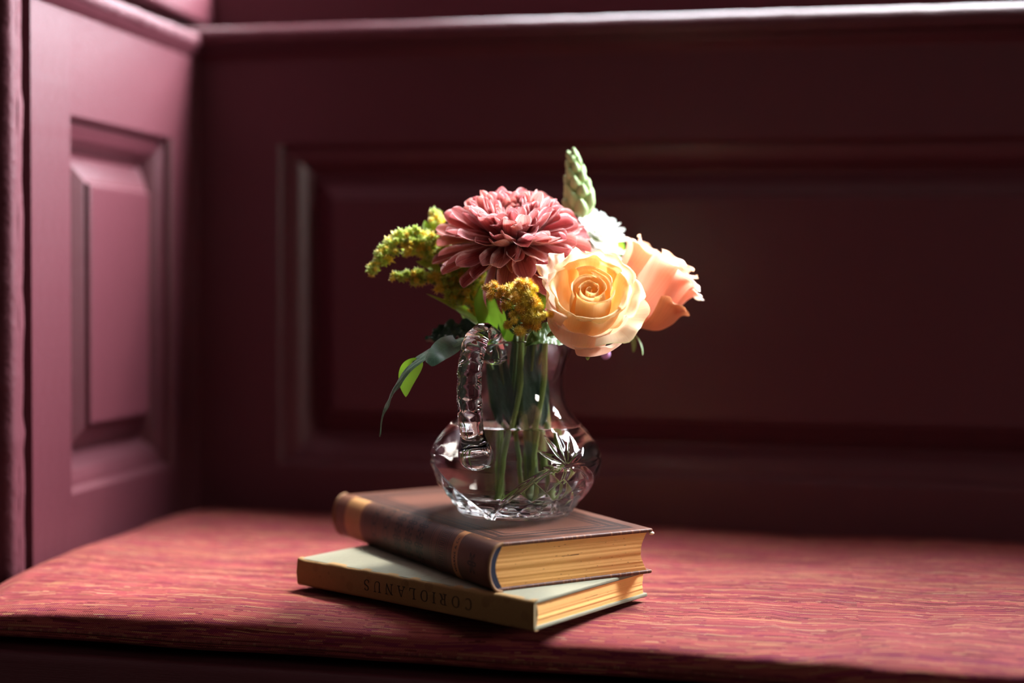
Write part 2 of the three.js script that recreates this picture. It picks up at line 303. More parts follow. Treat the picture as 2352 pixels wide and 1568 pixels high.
{
  // lower: thin cloth-bound play, spine towards the room, title upside down
  const m = bookMatrix(LOWER_A, LOWER_DIR), L = 0.1725, W = 0.107, T = 0.0158;
  const b = thing('cloth_bound_book', 'thin tan cloth-bound book with black upside-down title, under the dark leather book', 'book', new V3(0.30, CUSHION_Y, 0.31));
  const R = rng(5), weave = (r0, g0, b0) => canvasTex(1024, 128, (c, w, h) => {
    c.fillStyle = `rgb(${r0},${g0},${b0})`; c.fillRect(0, 0, w, h);
    for (let k = 0; k < 9000; k++) { const d = R() < 0.5 ? 0 : 255; c.fillStyle = `rgba(${d},${d},${d * 0.8},${0.05 * R()})`; c.fillRect(R() * w, R() * h, R() < 0.5 ? 3 : 1, R() < 0.5 ? 1 : 3); }
    for (let k = 0; k < 40; k++) { c.fillStyle = `rgba(60,36,14,${0.05 + 0.10 * R()})`; c.beginPath(); c.arc(R() * w, R() * h, 2 + R() * 16, 0, 7); c.fill(); }
  });
  const spineTex = weave(146, 110, 64); {
    const c = spineTex.image.getContext('2d');            // u runs from tail (0) to head (1); letters stand upside down as the book lies
    c.save(); c.translate(1024 * 0.46, 64); c.scale(1, -1); c.font = '50px serif'; c.textAlign = 'center'; c.textBaseline = 'middle'; c.fillStyle = 'rgba(30,20,10,0.88)';
    const s = 'CORIOLANUS', adv = [50, 55, 50, 27, 55, 46, 52, 54, 52, 44], tot = adv.reduce((p, q) => p + q, 0); let x = -tot / 2;
    for (let k = 0; k < s.length; k++) { c.save(); c.translate(x + adv[k] / 2, 0); c.scale(1.0, 1); c.fillText(s[k], 0, 0); c.restore(); x += adv[k]; }
    c.restore();
  }
  const coverTex = weave(118, 114, 94); { const c = coverTex.image.getContext('2d'); c.fillStyle = 'rgba(90,92,78,0.5)'; for (const x of [40, 60]) c.fillRect(700, x, 190, 3); c.fillRect(640, 84, 300, 4); }
  const cloth = std({ map: spineTex, roughness: 0.9, name: 'tan_book_cloth' }), cover = std({ map: coverTex, roughness: 0.9, name: 'pale_book_cloth' });
  const pages = std({ map: pageTex([236, 172, 98], [140, 76, 26], 31), roughness: 0.9, name: 'lower_book_paper' });
  const edge = std({ color: lin(0.30, 0.22, 0.12), roughness: 0.95, name: 'worn_cloth_edge' });
  const q = (x, y, z) => new V3(x, y, z).applyMatrix4(m);
  const board = (y0, y1, mat, name) => {
    const rb = new RoundedBoxGeometry(W - 0.001, y1 - y0, L, 3, 0.0008); rb.translate((W - 0.001) / 2 + 0.001, (y0 + y1) / 2, L / 2);
    const p = rb.attributes.position, u = rb.attributes.uv; for (let i = 0; i < p.count; i++) u.setXY(i, p.getZ(i) / L, p.getX(i) / W);
    part(b, name, placed(rb, m), mat);
  };
  board(T - 0.0022, T, cover, 'top_cover'); board(0, 0.0022, cover, 'bottom_cover');
  // spine: flat back with softly rounded arrises
  const prof = [[0.004, T], [0.0015, T], [0.0003, T - 0.0006], [0, T - 0.0018], [-0.0007, T * 0.5], [0, 0.0018], [0.0003, 0.0006], [0.0015, 0], [0.004, 0]];
  const arc = [0]; for (let k = 1; k < 9; k++) arc.push(arc[k - 1] + Math.hypot(prof[k][0] - prof[k - 1][0], prof[k][1] - prof[k - 1][1]));
  const outer = sheet(60, 8, (u, v) => { const w = prof[Math.round(v * 8)]; return q(w[0] + 0.00015 * n2(u * 9, v * 3), w[1] + (v < 0.3 ? 0.0004 * n2(u * 14, 7) : 0), lerp(-0.0005, L + 0.0005, u)); }, (u, v) => [u, 1 - arc[Math.round(v * 8)] / arc[8]], true);
  part(b, 'spine', outer, cloth, 'tan cloth spine lettered in black, upside down');
  part(b, 'spine_lining', placed(box(0.0009, 0.0022, 0.001, T - 0.001, 0.0002, L - 0.0002), m), edge);
  part(b, 'page_block', pageBlock(m, 0.0024, W - 0.003, 0.0022, T - 0.0022, 0.0010, L - 0.0016, 0, 0.0012, 24), pages);
  part(b, 'hinge_cord', tube([q(0.0022, T - 0.0012, 0.0006), q(0.0034, T * 0.6, 0.0004), q(0.0024, 0.0012, 0.0006)], 0.0006, 0.0006, 8, 6), edge);
}
{
  // upper: thick dark brown decorated book
  const m = bookMatrix(UPPER_A, UPPER_DIR), L = 0.193, W = 0.104, T = BOOK_TOP - UPPER_A.y;
  const b = thing('leather_bound_book', 'thick dark brown embossed old book with tan page edges, the jug standing on it', 'book', new V3(0.30, 0.5148, 0.29));
  const R = rng(8);
  const leather = (c, w, h, base) => { c.fillStyle = base; c.fillRect(0, 0, w, h); for (let k = 0; k < 16000; k++) { c.fillStyle = R() < 0.6 ? `rgba(20,8,4,${0.12 * R()})` : `rgba(190,120,80,${0.09 * R()})`; c.beginPath(); c.arc(R() * w, R() * h, 0.6 + R() * 2.2, 0, 7); c.fill(); } };
  const ornament = (c, x, y, r, n) => { c.save(); c.translate(x, y); for (let k = 0; k < n; k++) { c.rotate(2 * Math.PI / n); c.beginPath(); c.ellipse(r * 0.55, 0, r * 0.42, r * 0.16, 0, 0, 7); c.stroke(); c.beginPath(); c.arc(r * 0.95, 0, r * 0.1, 0, 7); c.stroke(); } c.restore(); };
  const spineTex = canvasTex(2048, 320, (c, w, h) => {     // u from tail (0) to head (1), v across the spine
    leather(c, w, h, 'rgb(88,54,38)');
    c.fillStyle = 'rgba(30,18,14,0.35)'; c.fillRect(w * 0.335, 0, w * 0.44, h); 
    c.fillStyle = 'rgb(150,108,66)'; c.fillRect(w * 0.80, 0, w * 0.115, h); for (let k = 0; k < 500; k++) { c.fillStyle = `rgba(60,34,14,${0.25 * R()})`; c.fillRect(w * (0.80 + 0.115 * R()), R() * h, 2 + 6 * R(), 2 + 6 * R()); }
    c.strokeStyle = 'rgba(14,6,4,0.75)'; c.lineWidth = 5;
    for (const x of [0.235, 0.245, 0.285, 0.295, 0.325, 0.335, 0.775, 0.79]) { c.beginPath(); c.moveTo(w * x, 0); c.lineTo(w * x, h); c.stroke(); }
    for (let k = 0; k < 16; k++) { c.lineWidth = 3; c.strokeRect(w * 0.252, k * 20 + 3, w * 0.026, 12); }
    c.lineWidth = 7; c.strokeStyle = 'rgba(8,3,2,0.9)';
    for (const x of [0.40, 0.47, 0.54]) for (const y of [0.2, 0.5, 0.8]) ornament(c, w * x, h * y, 50, 8);
    for (const x of [0.62, 0.70]) for (let k = 0; k < 7; k++) { c.beginPath(); c.arc(w * x, h * (k / 6), 30, 0, 7); c.stroke(); }
    ornament(c, w * 0.09, h * 0.5, 44, 6);
    c.fillStyle = 'rgb(168,112,66)'; c.fillRect(w * 0.170, 0, w * 0.034, h);
    c.save(); c.translate(w * 0.187, h * 0.56); c.rotate(Math.PI / 2); c.font = 'bold 29px sans-serif'; c.textAlign = 'center'; c.textBaseline = 'middle'; c.fillStyle = 'rgb(34,18,10)'; c.scale(0.9, 1); c.fillText('WARNE & Co.', 0, 2); c.restore();
    for (let k = 0; k < 220; k++) { c.fillStyle = `rgba(196,128,72,${0.75 * R()})`; const t = R() < 0.5; c.fillRect(R() * w, t ? R() * 14 : h - 14 * R(), 4 + R() * 26, 2 + R() * 4); }
  });
  const coverTex = canvasTex(1536, 832, (c, w, h) => {
    leather(c, w, h, 'rgb(82,47,34)');
    c.strokeStyle = 'rgba(18,8,6,0.95)'; c.lineWidth = 16; c.strokeRect(w * 0.045, h * 0.085, w * 0.91, h * 0.83); c.lineWidth = 12; c.strokeRect(w * 0.115, h * 0.20, w * 0.77, h * 0.60); c.strokeRect(w * 0.06, h * 0.11, w * 0.88, h * 0.78);
    c.lineWidth = 6; c.strokeStyle = 'rgba(24,11,8,0.85)';
    for (let k = 0; k < 56; k++) { for (const y of [0.155, 0.845]) { c.beginPath(); c.arc(w * (0.09 + 0.82 * k / 55), h * y, 13, 0, 7); c.stroke(); c.beginPath(); c.arc(w * (0.09 + 0.82 * k / 55), h * y, 5, 0, 7); c.stroke(); } }
    for (let k = 0; k < 28; k++) for (const x of [0.0875, 0.9125]) { c.beginPath(); c.arc(w * x, h * (0.14 + 0.72 * k / 27), 12, 0, 7); c.stroke(); c.beginPath(); c.arc(w * x, h * (0.14 + 0.72 * k / 27), 5, 0, 7); c.stroke(); }
    for (let k = 0; k < 160; k++) { const s = R(); c.fillStyle = `rgba(170,108,70,${0.45 * R()})`; const e = Math.floor(R() * 4); c.fillRect(e < 2 ? s * w : e === 2 ? 0 : w - 8, e < 2 ? (e ? h - 7 : 0) : s * h, 6 + 30 * R(), 4 + 5 * R()); }
  });
  const hide = phy({ map: coverTex, roughness: 0.5, specularIntensity: 0.5, bumpMap: coverTex, bumpScale: 0.0002, name: 'brown_embossed_leather' });
  const spineMat = phy({ map: spineTex, roughness: 0.5, specularIntensity: 0.6, bumpMap: spineTex, bumpScale: 0.0004, name: 'brown_embossed_spine' });
  const worn = std({ color: lin(0.22, 0.11, 0.05), roughness: 0.9, name: 'worn_leather_edge' });
  const navy = std({ color: lin(0.012, 0.016, 0.045), roughness: 0.8, name: 'navy_spine_lining' });
  const pages = std({ map: pageTex([236, 172, 98], [140, 76, 26], 17), roughness: 0.85, name: 'upper_book_paper' });
  const q = (x, y, z) => new V3(x, y, z).applyMatrix4(m);
  const board = (y0, y1, name) => {
    const rb = new RoundedBoxGeometry(W - 0.004, y1 - y0, L, 3, 0.0009); rb.translate((W - 0.004) / 2 + 0.004, (y0 + y1) / 2, L / 2);
    const p = rb.attributes.position, u = rb.attributes.uv; for (let i = 0; i < p.count; i++) { u.setXY(i, p.getZ(i) / L, p.getX(i) / W); p.setY(i, p.getY(i) + 0.0005 * n2(p.getZ(i) * 30, p.getX(i) * 30 + y0 * 900) * smoothstep(p.getX(i), 0.05, W)); }
    rb.computeVertexNormals(); part(b, name, placed(rb, m), hide);
  };
  board(T - 0.0021, T, 'top_cover'); board(0, 0.0021, 'bottom_cover');
  const K = 16, sec = (v, off) => { const a = (v - 0.5) * Math.PI; return [0.0052 - Math.cos(a) * (0.0082 - off) + (Math.abs(v - 0.5) > 0.42 ? 0.0006 : 0), T / 2 - Math.sin(a) * (T / 2 + 0.0004 - off)]; };
  const shell = (off) => sheet(60, K, (u, v) => { const s = sec(v, off), e = Math.min(u, 1 - u); return q(s[0] + 0.0009 * smoothstep(0.03 - e, 0, 0.03) * n2(v * 5 + 3, u * 60), s[1], lerp(-0.0012, L + 0.0012, u)); }, (u, v) => [u, v], true);
  part(b, 'spine', shell(0), spineMat, 'dark spine with gilt bands and lettering');
  part(b, 'spine_lining', shell(0.0011), navy);
  {                                                         // navy lining seen in the hollow between spine and leaves
    const y0 = 0.0021, y1 = T - 0.0021, nr = (v) => 0.0062 - 0.0038 * Math.sin(v * Math.PI), cap = sheet(3, K, (u, v) => { const s = sec(v, 0.0011), y = clamp(s[1], y0, y1), w = (y - y0) / (y1 - y0); return q(lerp(s[0], nr(w), u), lerp(s[1], y, u), 0.0004); }, null, true);
    part(b, 'hollow_lining', cap, navy);
  }
  const rim = []; for (let k = 0; k <= 14; k++) { const s = sec(k / 14, 0.0005); rim.push(q(s[0], s[1], -0.0012)); }
  part(b, 'worn_spine_end', tube(rim, 0.0010, 0.0010, 28, 6), worn);
  part(b, 'head_cap', tube(rim.map((p) => p.clone().add(q(0, 0, L + 0.0022).sub(q(0, 0, 0)))), 0.0013, 0.0013, 28, 6), worn);
  part(b, 'page_block', pageBlock(m, 0.0062, W - 0.0034, 0.0021, T - 0.0021, 0.0010, L - 0.0016, 0.0038, 0.0042, 32), pages);
  part(b, 'frayed_corner', (() => { const g = new THREE.IcosahedronGeometry(0.0012, 1); g.scale(1.5, 0.8, 1.1); g.translate(W - 0.0005, T - 0.0032, 0.0008); return placed(g, m); })(), std({ color: lin(0.55, 0.42, 0.30), roughness: 0.95 }));
}
// ------------------------------------------------------------------ cut-glass jug
const JUG = new V3(0.3189, BOOK_TOP, 0.266);
const TOWARD = new V3(EYE.x - JUG.x, 0, EYE.z - JUG.z).normalize();
const towardAz = Math.atan2(TOWARD.x, TOWARD.z), HANDLE_AZ = towardAz - rad(25);   // azimuth measured from +z towards +x
const polar = (r, az, h) => new V3(JUG.x + r * Math.sin(az), JUG.y + h, JUG.z + r * Math.cos(az));
const outerProfile = [[0.0005, 0.0325], [0.003, 0.0348], [0.006, 0.0370], [0.0108, 0.0408], [0.0160, 0.0448], [0.021, 0.0478], [0.0265, 0.0499], [0.032, 0.0507], [0.0373, 0.0499], [0.045, 0.0452], [0.050, 0.0413], [0.0545, 0.0372], [0.059, 0.0334], [0.064, 0.0306], [0.070, 0.0287], [0.0777, 0.0281], [0.0850, 0.0289], [0.0915, 0.0308], [0.0975, 0.0327], [0.1015, 0.0337]];
const profileAt = (h) => { const p = outerProfile; if (h <= p[0][0]) return p[0][1]; for (let i = 0; i + 1 < p.length; i++) if (h <= p[i + 1][0]) { const a = p[Math.max(i - 1, 0)], b = p[i], c = p[i + 1], d = p[Math.min(i + 2, p.length - 1)], t = (h - b[0]) / (c[0] - b[0]); const m0 = (c[1] - a[1]) / Math.max(c[0] - a[0], 1e-6) * (c[0] - b[0]), m1 = (d[1] - b[1]) / Math.max(d[0] - b[0], 1e-6) * (c[0] - b[0]), t2 = t * t, t3 = t2 * t; return (2 * t3 - 3 * t2 + 1) * b[1] + (t3 - 2 * t2 + t) * m0 + (-2 * t3 + 3 * t2) * c[1] + (t3 - t2) * m1; } return p[p.length - 1][1]; };
const crystal = phy({ color: 0xffffff, transmission: 1, thickness: 0.01, roughness: 0, ior: 1.53, attenuationColor: lin(0.975, 0.985, 0.98), attenuationDistance: 0.06, name: 'lead_crystal' });
const RIM_H = 0.1015, WATER_H = 0.0525;
{
  const jug = thing('crystal_jug', 'small clear cut-crystal jug with faceted handle, half full of water, holding the bouquet', 'jug', JUG.clone());
  // V cuts in the outside: depth at azimuth a (from the handle) and height h
  const leafCut = (dx, dy, ang, len, wid) => { const c = Math.cos(ang), s = Math.sin(ang), t = (dx * c + dy * s) / len, w = -dx * s + dy * c; if (t < 0 || t > 1) return 0; const half = wid * Math.pow(Math.sin(Math.PI * Math.pow(t, 0.7)), 0.8); return half > 1e-6 ? Math.max(0, 1 - Math.abs(w) / half) * half * 0.75 : 0; };
  const cut = (a, h) => {
    if (h > 0.066) return 0;
    let f = a / (2 * Math.PI / 3); f -= Math.round(f); const ph = Math.abs(f) * 120;               // 0 under the handle (and every 120 degrees), 60 at the fan cuts
    const top = 0.0015 + 0.0315 * Math.pow(Math.sin(ph / 60 * Math.PI / 2), 1.25), R = 0.045, x = ph * Math.PI / 180 * R;
    let d = 0;
    const slope = 0.0315 / (Math.PI / 3 * R) * 1.2, gap = Math.abs(h - top) / Math.hypot(1, slope);
    d = Math.max(d, 0.0016 * Math.max(0, 1 - gap / 0.0021));
    if (h < top && h > 0.0022) { const u1 = x / 0.0150 + h / 0.0120, u2 = x / 0.0150 - h / 0.0120, t1 = Math.abs(2 * (u1 - Math.floor(u1)) - 1), t2 = Math.abs(2 * (u2 - Math.floor(u2)) - 1); d = Math.max(d, 0.0018 * Math.pow(Math.max(t1, t2), 1.0) * smoothstep(top - h, 0, 0.002) * smoothstep(h, 0.0022, 0.004)); }
    const dx = (60 - ph) * Math.PI / 180 * 0.048, dy = h - 0.0335;
    for (const [ang, len, wid] of [[90, 0.019, 0.0019], [58, 0.020, 0.0020], [28, 0.019, 0.0020], [-2, 0.015, 0.0017], [-32, 0.012, 0.0016]]) { d = Math.max(d, leafCut(dx, dy, rad(ang), len, wid)); if (dx < 0.002) d = Math.max(d, leafCut(-dx, dy, rad(ang), len, wid)); }
    return d;
  };
  const lip = (az, h) => { const d = Math.cos(az - HANDLE_AZ - Math.PI), k = Math.pow(Math.max(d, 0), 14) * smoothstep(h, 0.088, RIM_H); return k; };      // small spout opposite the handle
  const N = 640, rows = [];
  const M = 250; for (let j = 0; j <= M; j++) rows.push(['o', lerp(0.0005, RIM_H, j / M)]);
  for (let k = 1; k < 6; k++) rows.push(['r', k / 6]);
  const MI = 70; for (let j = 0; j <= MI; j++) rows.push(['i', lerp(RIM_H, 0.0095, j / MI)]);
  for (let k = 1; k <= 6; k++) rows.push(['b', k / 6]);
  rows.push(['u', 0]); for (let k = 1; k <= 5; k++) rows.push(['u', k / 5]);
  const wall = (h) => 0.0024 + 0.0030 * Math.exp(-h / 0.012);
  const inner = (h) => (profileAt(h) - wall(h)) * Math.pow(smoothstep(h, 0.0065, 0.018), 0.35) * 0.94 + 0.06 * (profileAt(h) - wall(h)) * smoothstep(h, 0.008, 0.014);
  const inside = (h) => h > 0.018 ? profileAt(h) - wall(h) : Math.sqrt(Math.max(0, 1 - Math.pow((0.018 - h) / (0.018 - 0.0092), 2.4))) * (profileAt(0.018) - wall(0.018));
  const outRows = rows.filter((r) => r[0] !== 'u');
  const grid = (rs, flip) => sheet(N, rs.length - 1, (u, v) => {
    const r = rs[Math.round(v * (rs.length - 1))], a = u * 2 * Math.PI, az = HANDLE_AZ + a;
    if (r[0] === 'o') { const k = lip(az, r[1]); return polar(profileAt(r[1]) - cut(a, r[1]) + 0.007 * k, az, r[1] + 0.003 * k * (r[1] > 0.1 ? 1 : 0.6)); }
    if (r[0] === 'r') { const t = r[1] * Math.PI, k = lip(az, RIM_H); return polar(profileAt(RIM_H) - 0.0012 + Math.cos(t) * 0.0012 + 0.007 * k, az, RIM_H + Math.sin(t) * 0.0011 + 0.003 * k); }
    if (r[0] === 'i') { const k = lip(az, r[1]); return polar(inside(r[1]) + 0.007 * k, az, r[1] + 0.003 * k * (r[1] > 0.1 ? 1 : 0.6)); }
    if (r[0] === 'b') return polar(inside(0.0095) * (1 - r[1]), az, 0.0095 - 0.0004 * r[1]);
    return polar(0.0325 * r[1], az, 0.0005 + 0.0012 * (1 - smoothstep(r[1], 0.6, 0.95)));
  }, (u, v) => [u, v], flip);
  const body = mergeGeometries([grid(outRows, false), grid(rows.filter((r) => r[0] === 'u'), false)]);
  part(jug, 'body', body, crystal);
  // handle: honeycomb-cut grip that ends in a smooth drop
  const pathPts = [[0.0290, 0.0890], [0.0312, 0.0985], [0.0380, 0.1065], [0.0465, 0.1075], [0.0550, 0.1010], [0.0602, 0.0890], [0.0612, 0.0740], [0.0590, 0.0590], [0.0553, 0.0470], [0.0520, 0.0385], [0.0490, 0.0320]].map(([r, h]) => new V3(r, h, 0));
  const path = new THREE.CatmullRomCurve3(pathPts), LEN = path.getLength(), HS = 260, HR = 72, side = new V3(Math.cos(HANDLE_AZ), 0, -Math.sin(HANDLE_AZ)), out = new V3(Math.sin(HANDLE_AZ), 0, Math.cos(HANDLE_AZ));
  const handle = sheet(HR, HS, (u, v) => {
    const p = path.getPointAt(v), t = path.getTangentAt(v), a = u * 2 * Math.PI, s = v * LEN;
    let w = 0.0072, k = 0.0052;
    const end = smoothstep(v, 0.80, 0.93); w = lerp(lerp(0.0082, w, smoothstep(v, 0, 0.25)), 0.0102, end); k = lerp(k, 0.0088, end);
    const cap = Math.sqrt(Math.max(0, 1 - Math.pow(Math.max(0, (v - 0.925) / 0.075), 2))), cap0 = Math.sqrt(clamp(v / 0.03, 0.02, 1)); w *= Math.max(cap, 0.01) * cap0; k *= Math.max(cap, 0.01) * cap0;
    // honeycomb of shallow hollows
    const cell = 0.0084, y = s / (cell * 0.9), row = Math.round(y), x = u * 5 - (row % 2 ? 0.5 : 0), dx = (x - Math.round(x)) * cell, dy = (y - row) * cell * 0.9;
    let d2 = dx * dx + dy * dy; for (const o of [-1, 1]) { const r2 = row + o, x2 = u * 5 - (r2 % 2 ? 0.5 : 0), ex = (x2 - Math.round(x2)) * cell, ey = (y - r2) * cell * 0.9; d2 = Math.min(d2, ex * ex + ey * ey); }
    const bump = (d2 / (cell * cell * 0.33) - 0.5) * 0.0008 * smoothstep(v, 0.10, 0.16) * (1 - smoothstep(v, 0.74, 0.79));
    w += bump; k += bump;
    const radial = p.x, hgt = p.y, nrm = new V3(t.y, -t.x, 0);
    const R0 = radial + nrm.x * Math.sin(a) * k, H0 = hgt + nrm.y * Math.sin(a) * k;
    return new V3(JUG.x, JUG.y, JUG.z).addScaledVector(out, R0).add(new V3(0, H0, 0)).addScaledVector(side, Math.cos(a) * w);
  }, null, true);
  part(jug, 'handle', handle, crystal, 'clear handle cut in a honeycomb of facets');
  // water
  const WR = []; for (let k = 0; k <= 40; k++) WR.push([inside(lerp(0.0093, WATER_H, k / 40)) + 0.00012, lerp(0.0091, WATER_H, k / 40)]);
  WR.push([inside(WATER_H) * 0.985, WATER_H - 0.0006]); WR.push([inside(WATER_H) * 0.94, WATER_H - 0.0009]); WR.push([0.00001, WATER_H - 0.0009]); WR.unshift([0.00001, 0.0090]);
  const water = new THREE.Mesh(sheet(96, WR.length - 1, (u, v) => { const q = WR[Math.round(v * (WR.length - 1))]; return new V3(q[0] * Math.sin(u * 2 * Math.PI), q[1], q[0] * Math.cos(u * 2 * Math.PI)); }, null, false), phy({ color: 0xffffff, transmission: 1, thickness: 0.05, roughness: 0, ior: 1.333, attenuationColor: lin(0.97, 0.98, 0.96), attenuationDistance: 0.12, name: 'clear_water' }));
  water.name = 'water'; water.position.copy(JUG); water.castShadow = water.receiveShadow = true; water.userData = { label: 'clear water standing in the crystal jug up to its shoulder', category: 'water', kind: 'stuff' }; scene.add(water);
}
// ------------------------------------------------------------------ flowers
const inJug = (az, r, h) => polar(r, az, h);
const deg = Math.PI / 180;
const stemGreen = phy({ color: lin(0.19, 0.27, 0.05), roughness: 0.5, name: 'green_stem' });
const stemDark = phy({ color: lin(0.085, 0.135, 0.035), roughness: 0.5, name: 'dark_green_stem' });
// a stem from a flower head through the neck of the jug to a point near its floor
function stem(parent, head, dirIn, neckAz, neckR, footAz, footR, r, mat, name = 'stem', footH = 0.013, lead = 0.012) {
  const a = head.clone(), pts = [a, a.clone().addScaledVector(dirIn, lead), inJug(neckAz, Math.min(neckR * 1.12, 0.026), 0.1045), inJug(neckAz, neckR, 0.078), inJug((neckAz + footAz) / 2, (neckR + footR) / 2, 0.048), inJug(footAz, footR, footH)];
  return part(parent, name, tube(pts, r * 0.85, r, 44, 8), mat);
}
// petal or leaf blade that grows along +z with its face up (+y)
function petalGeo({ len, wid, base = 0.25, tip = 4, cup = 0.6, cupTip = cup, bend0 = 0, bend = 0, bendPow = 1.5, twist = 0, ruffle = 0, seed = 0, nu = 8, nv = 12, notch = 0, peak = 0.62 }) {
  const along = (v) => 1 - Math.pow(1 - v, 1.7), c = [new V3()], dirs = []; for (let j = 0; j <= nv; j++) { const s = along(j / nv), f = bend0 + bend * Math.pow(s, bendPow); dirs.push(new V3(0, Math.sin(f), Math.cos(f))); if (j) c.push(c[j - 1].clone().addScaledVector(dirs[j], len * (s - along((j - 1) / nv)))); }
  return sheet(nu, nv, (u, v) => {
    const s = along(v), j = Math.round(v * nv), k = u * 2 - 1, grow = s < peak ? lerp(base, 1, Math.sin(s / peak * Math.PI / 2)) : 1, w = wid * grow * Math.pow(Math.max(0, 1 - Math.pow(s, tip)), 0.5) + 1e-5;
    const ca = Math.max(lerp(cup, cupTip, s), 0.02), x = w * Math.sin(k * ca) / ca, y = w * (1 - Math.cos(k * ca)) / ca + ruffle * Math.sin(s * 14 + seed + k * 2) * k * k * s;
    const t = dirs[j], n = new V3(0, t.z, -t.y), tw = twist * s, L = new V3(Math.cos(tw), 0, 0).addScaledVector(n, Math.sin(tw)), Nn = n.clone().multiplyScalar(Math.cos(tw)).add(new V3(-Math.sin(tw), 0, 0));
    return c[j].clone().addScaledVector(L, x).addScaledVector(Nn, y).addScaledVector(t, -notch * len * (1 - Math.abs(k)) * Math.pow(s, 6));
  }, null, true);
}
function basisFromAxis(axis, ref) { const y = axis.clone().normalize(), z = ref.clone().addScaledVector(y, -ref.dot(y)).normalize(), x = new V3().crossVectors(y, z); return new THREE.Matrix4().makeBasis(x, y, z); }
function putPetal(parent, name, geo, mat, matrix) { const m = new THREE.Mesh(geo, mat); m.name = name; m.castShadow = m.receiveShadow = true; matrix.decompose(m.position, m.quaternion, m.scale); m.position.sub(parent.position); parent.add(m); return m; }
// one petal of a round flower: head matrix H (y is the axis), azimuth, elevation above the face, base ring radius and height
function petalMatrix(H, az, el, rb, hb, roll = 0, k = 1) {
  const d = new V3(Math.sin(az), 0, Math.cos(az)), Y = new V3(0, 1, 0), z = d.clone().multiplyScalar(Math.cos(el)).addScaledVector(Y, Math.sin(el)), y = d.clone().multiplyScalar(-Math.sin(el)).addScaledVector(Y, Math.cos(el)), x = new V3().crossVectors(y, z);
  const M = new THREE.Matrix4().makeBasis(x, y, z).multiply(new THREE.Matrix4().makeRotationZ(roll)).scale(new V3(k, k, k)); M.setPosition(d.clone().multiplyScalar(rb).addScaledVector(Y, hb)); return new THREE.Matrix4().multiplyMatrices(H, M);
}
const petalTex = (base, streak, margin, fleck, seed, flecks = 26) => { const R = rng(seed); return canvasTex(128, 256, (c, w, h) => {
  c.fillStyle = `rgb(${base})`; c.fillRect(0, 0, w, h);
  for (let k = 0; k < 70; k++) { const x = w * R(); c.strokeStyle = `rgba(${streak},${0.08 + 0.22 * R()})`; c.lineWidth = 0.8 + 2 * R(); c.beginPath(); c.moveTo(w / 2 + (x - w / 2) * 0.7, h); c.bezierCurveTo(x, h * 0.6, x, h * 0.4, w / 2 + (x - w / 2) * 0.9, h * 0.08 * R()); c.stroke(); }
  for (const x of [0, w]) for (let k = 0; k < 40; k++) { c.fillStyle = `rgba(${margin},${0.10 + 0.22 * R()})`; const y = R() * h; c.fillRect(x ? w - 4 - 12 * R() : 0, y, 6 + 12 * R(), 14 + 50 * R()); }
  for (let k = 0; k < 30; k++) { c.fillStyle = `rgba(${margin},${0.2 + 0.3 * R()})`; c.fillRect(R() * w, 0, 4 + 10 * R(), 4 + 14 * R()); }
  for (let k = 0; k < flecks; k++) { c.fillStyle = `rgba(${fleck},${0.3 + 0.5 * R()})`; c.fillRect(R() * w, R() * h * 0.8, 1 + 2 * R(), 2 + 12 * R() * R()); }
}); };
const headMatrix = (pos, axis, ref = dirOf(0, -1, 0.4)) => basisFromAxis(axis, ref).setPosition(pos);

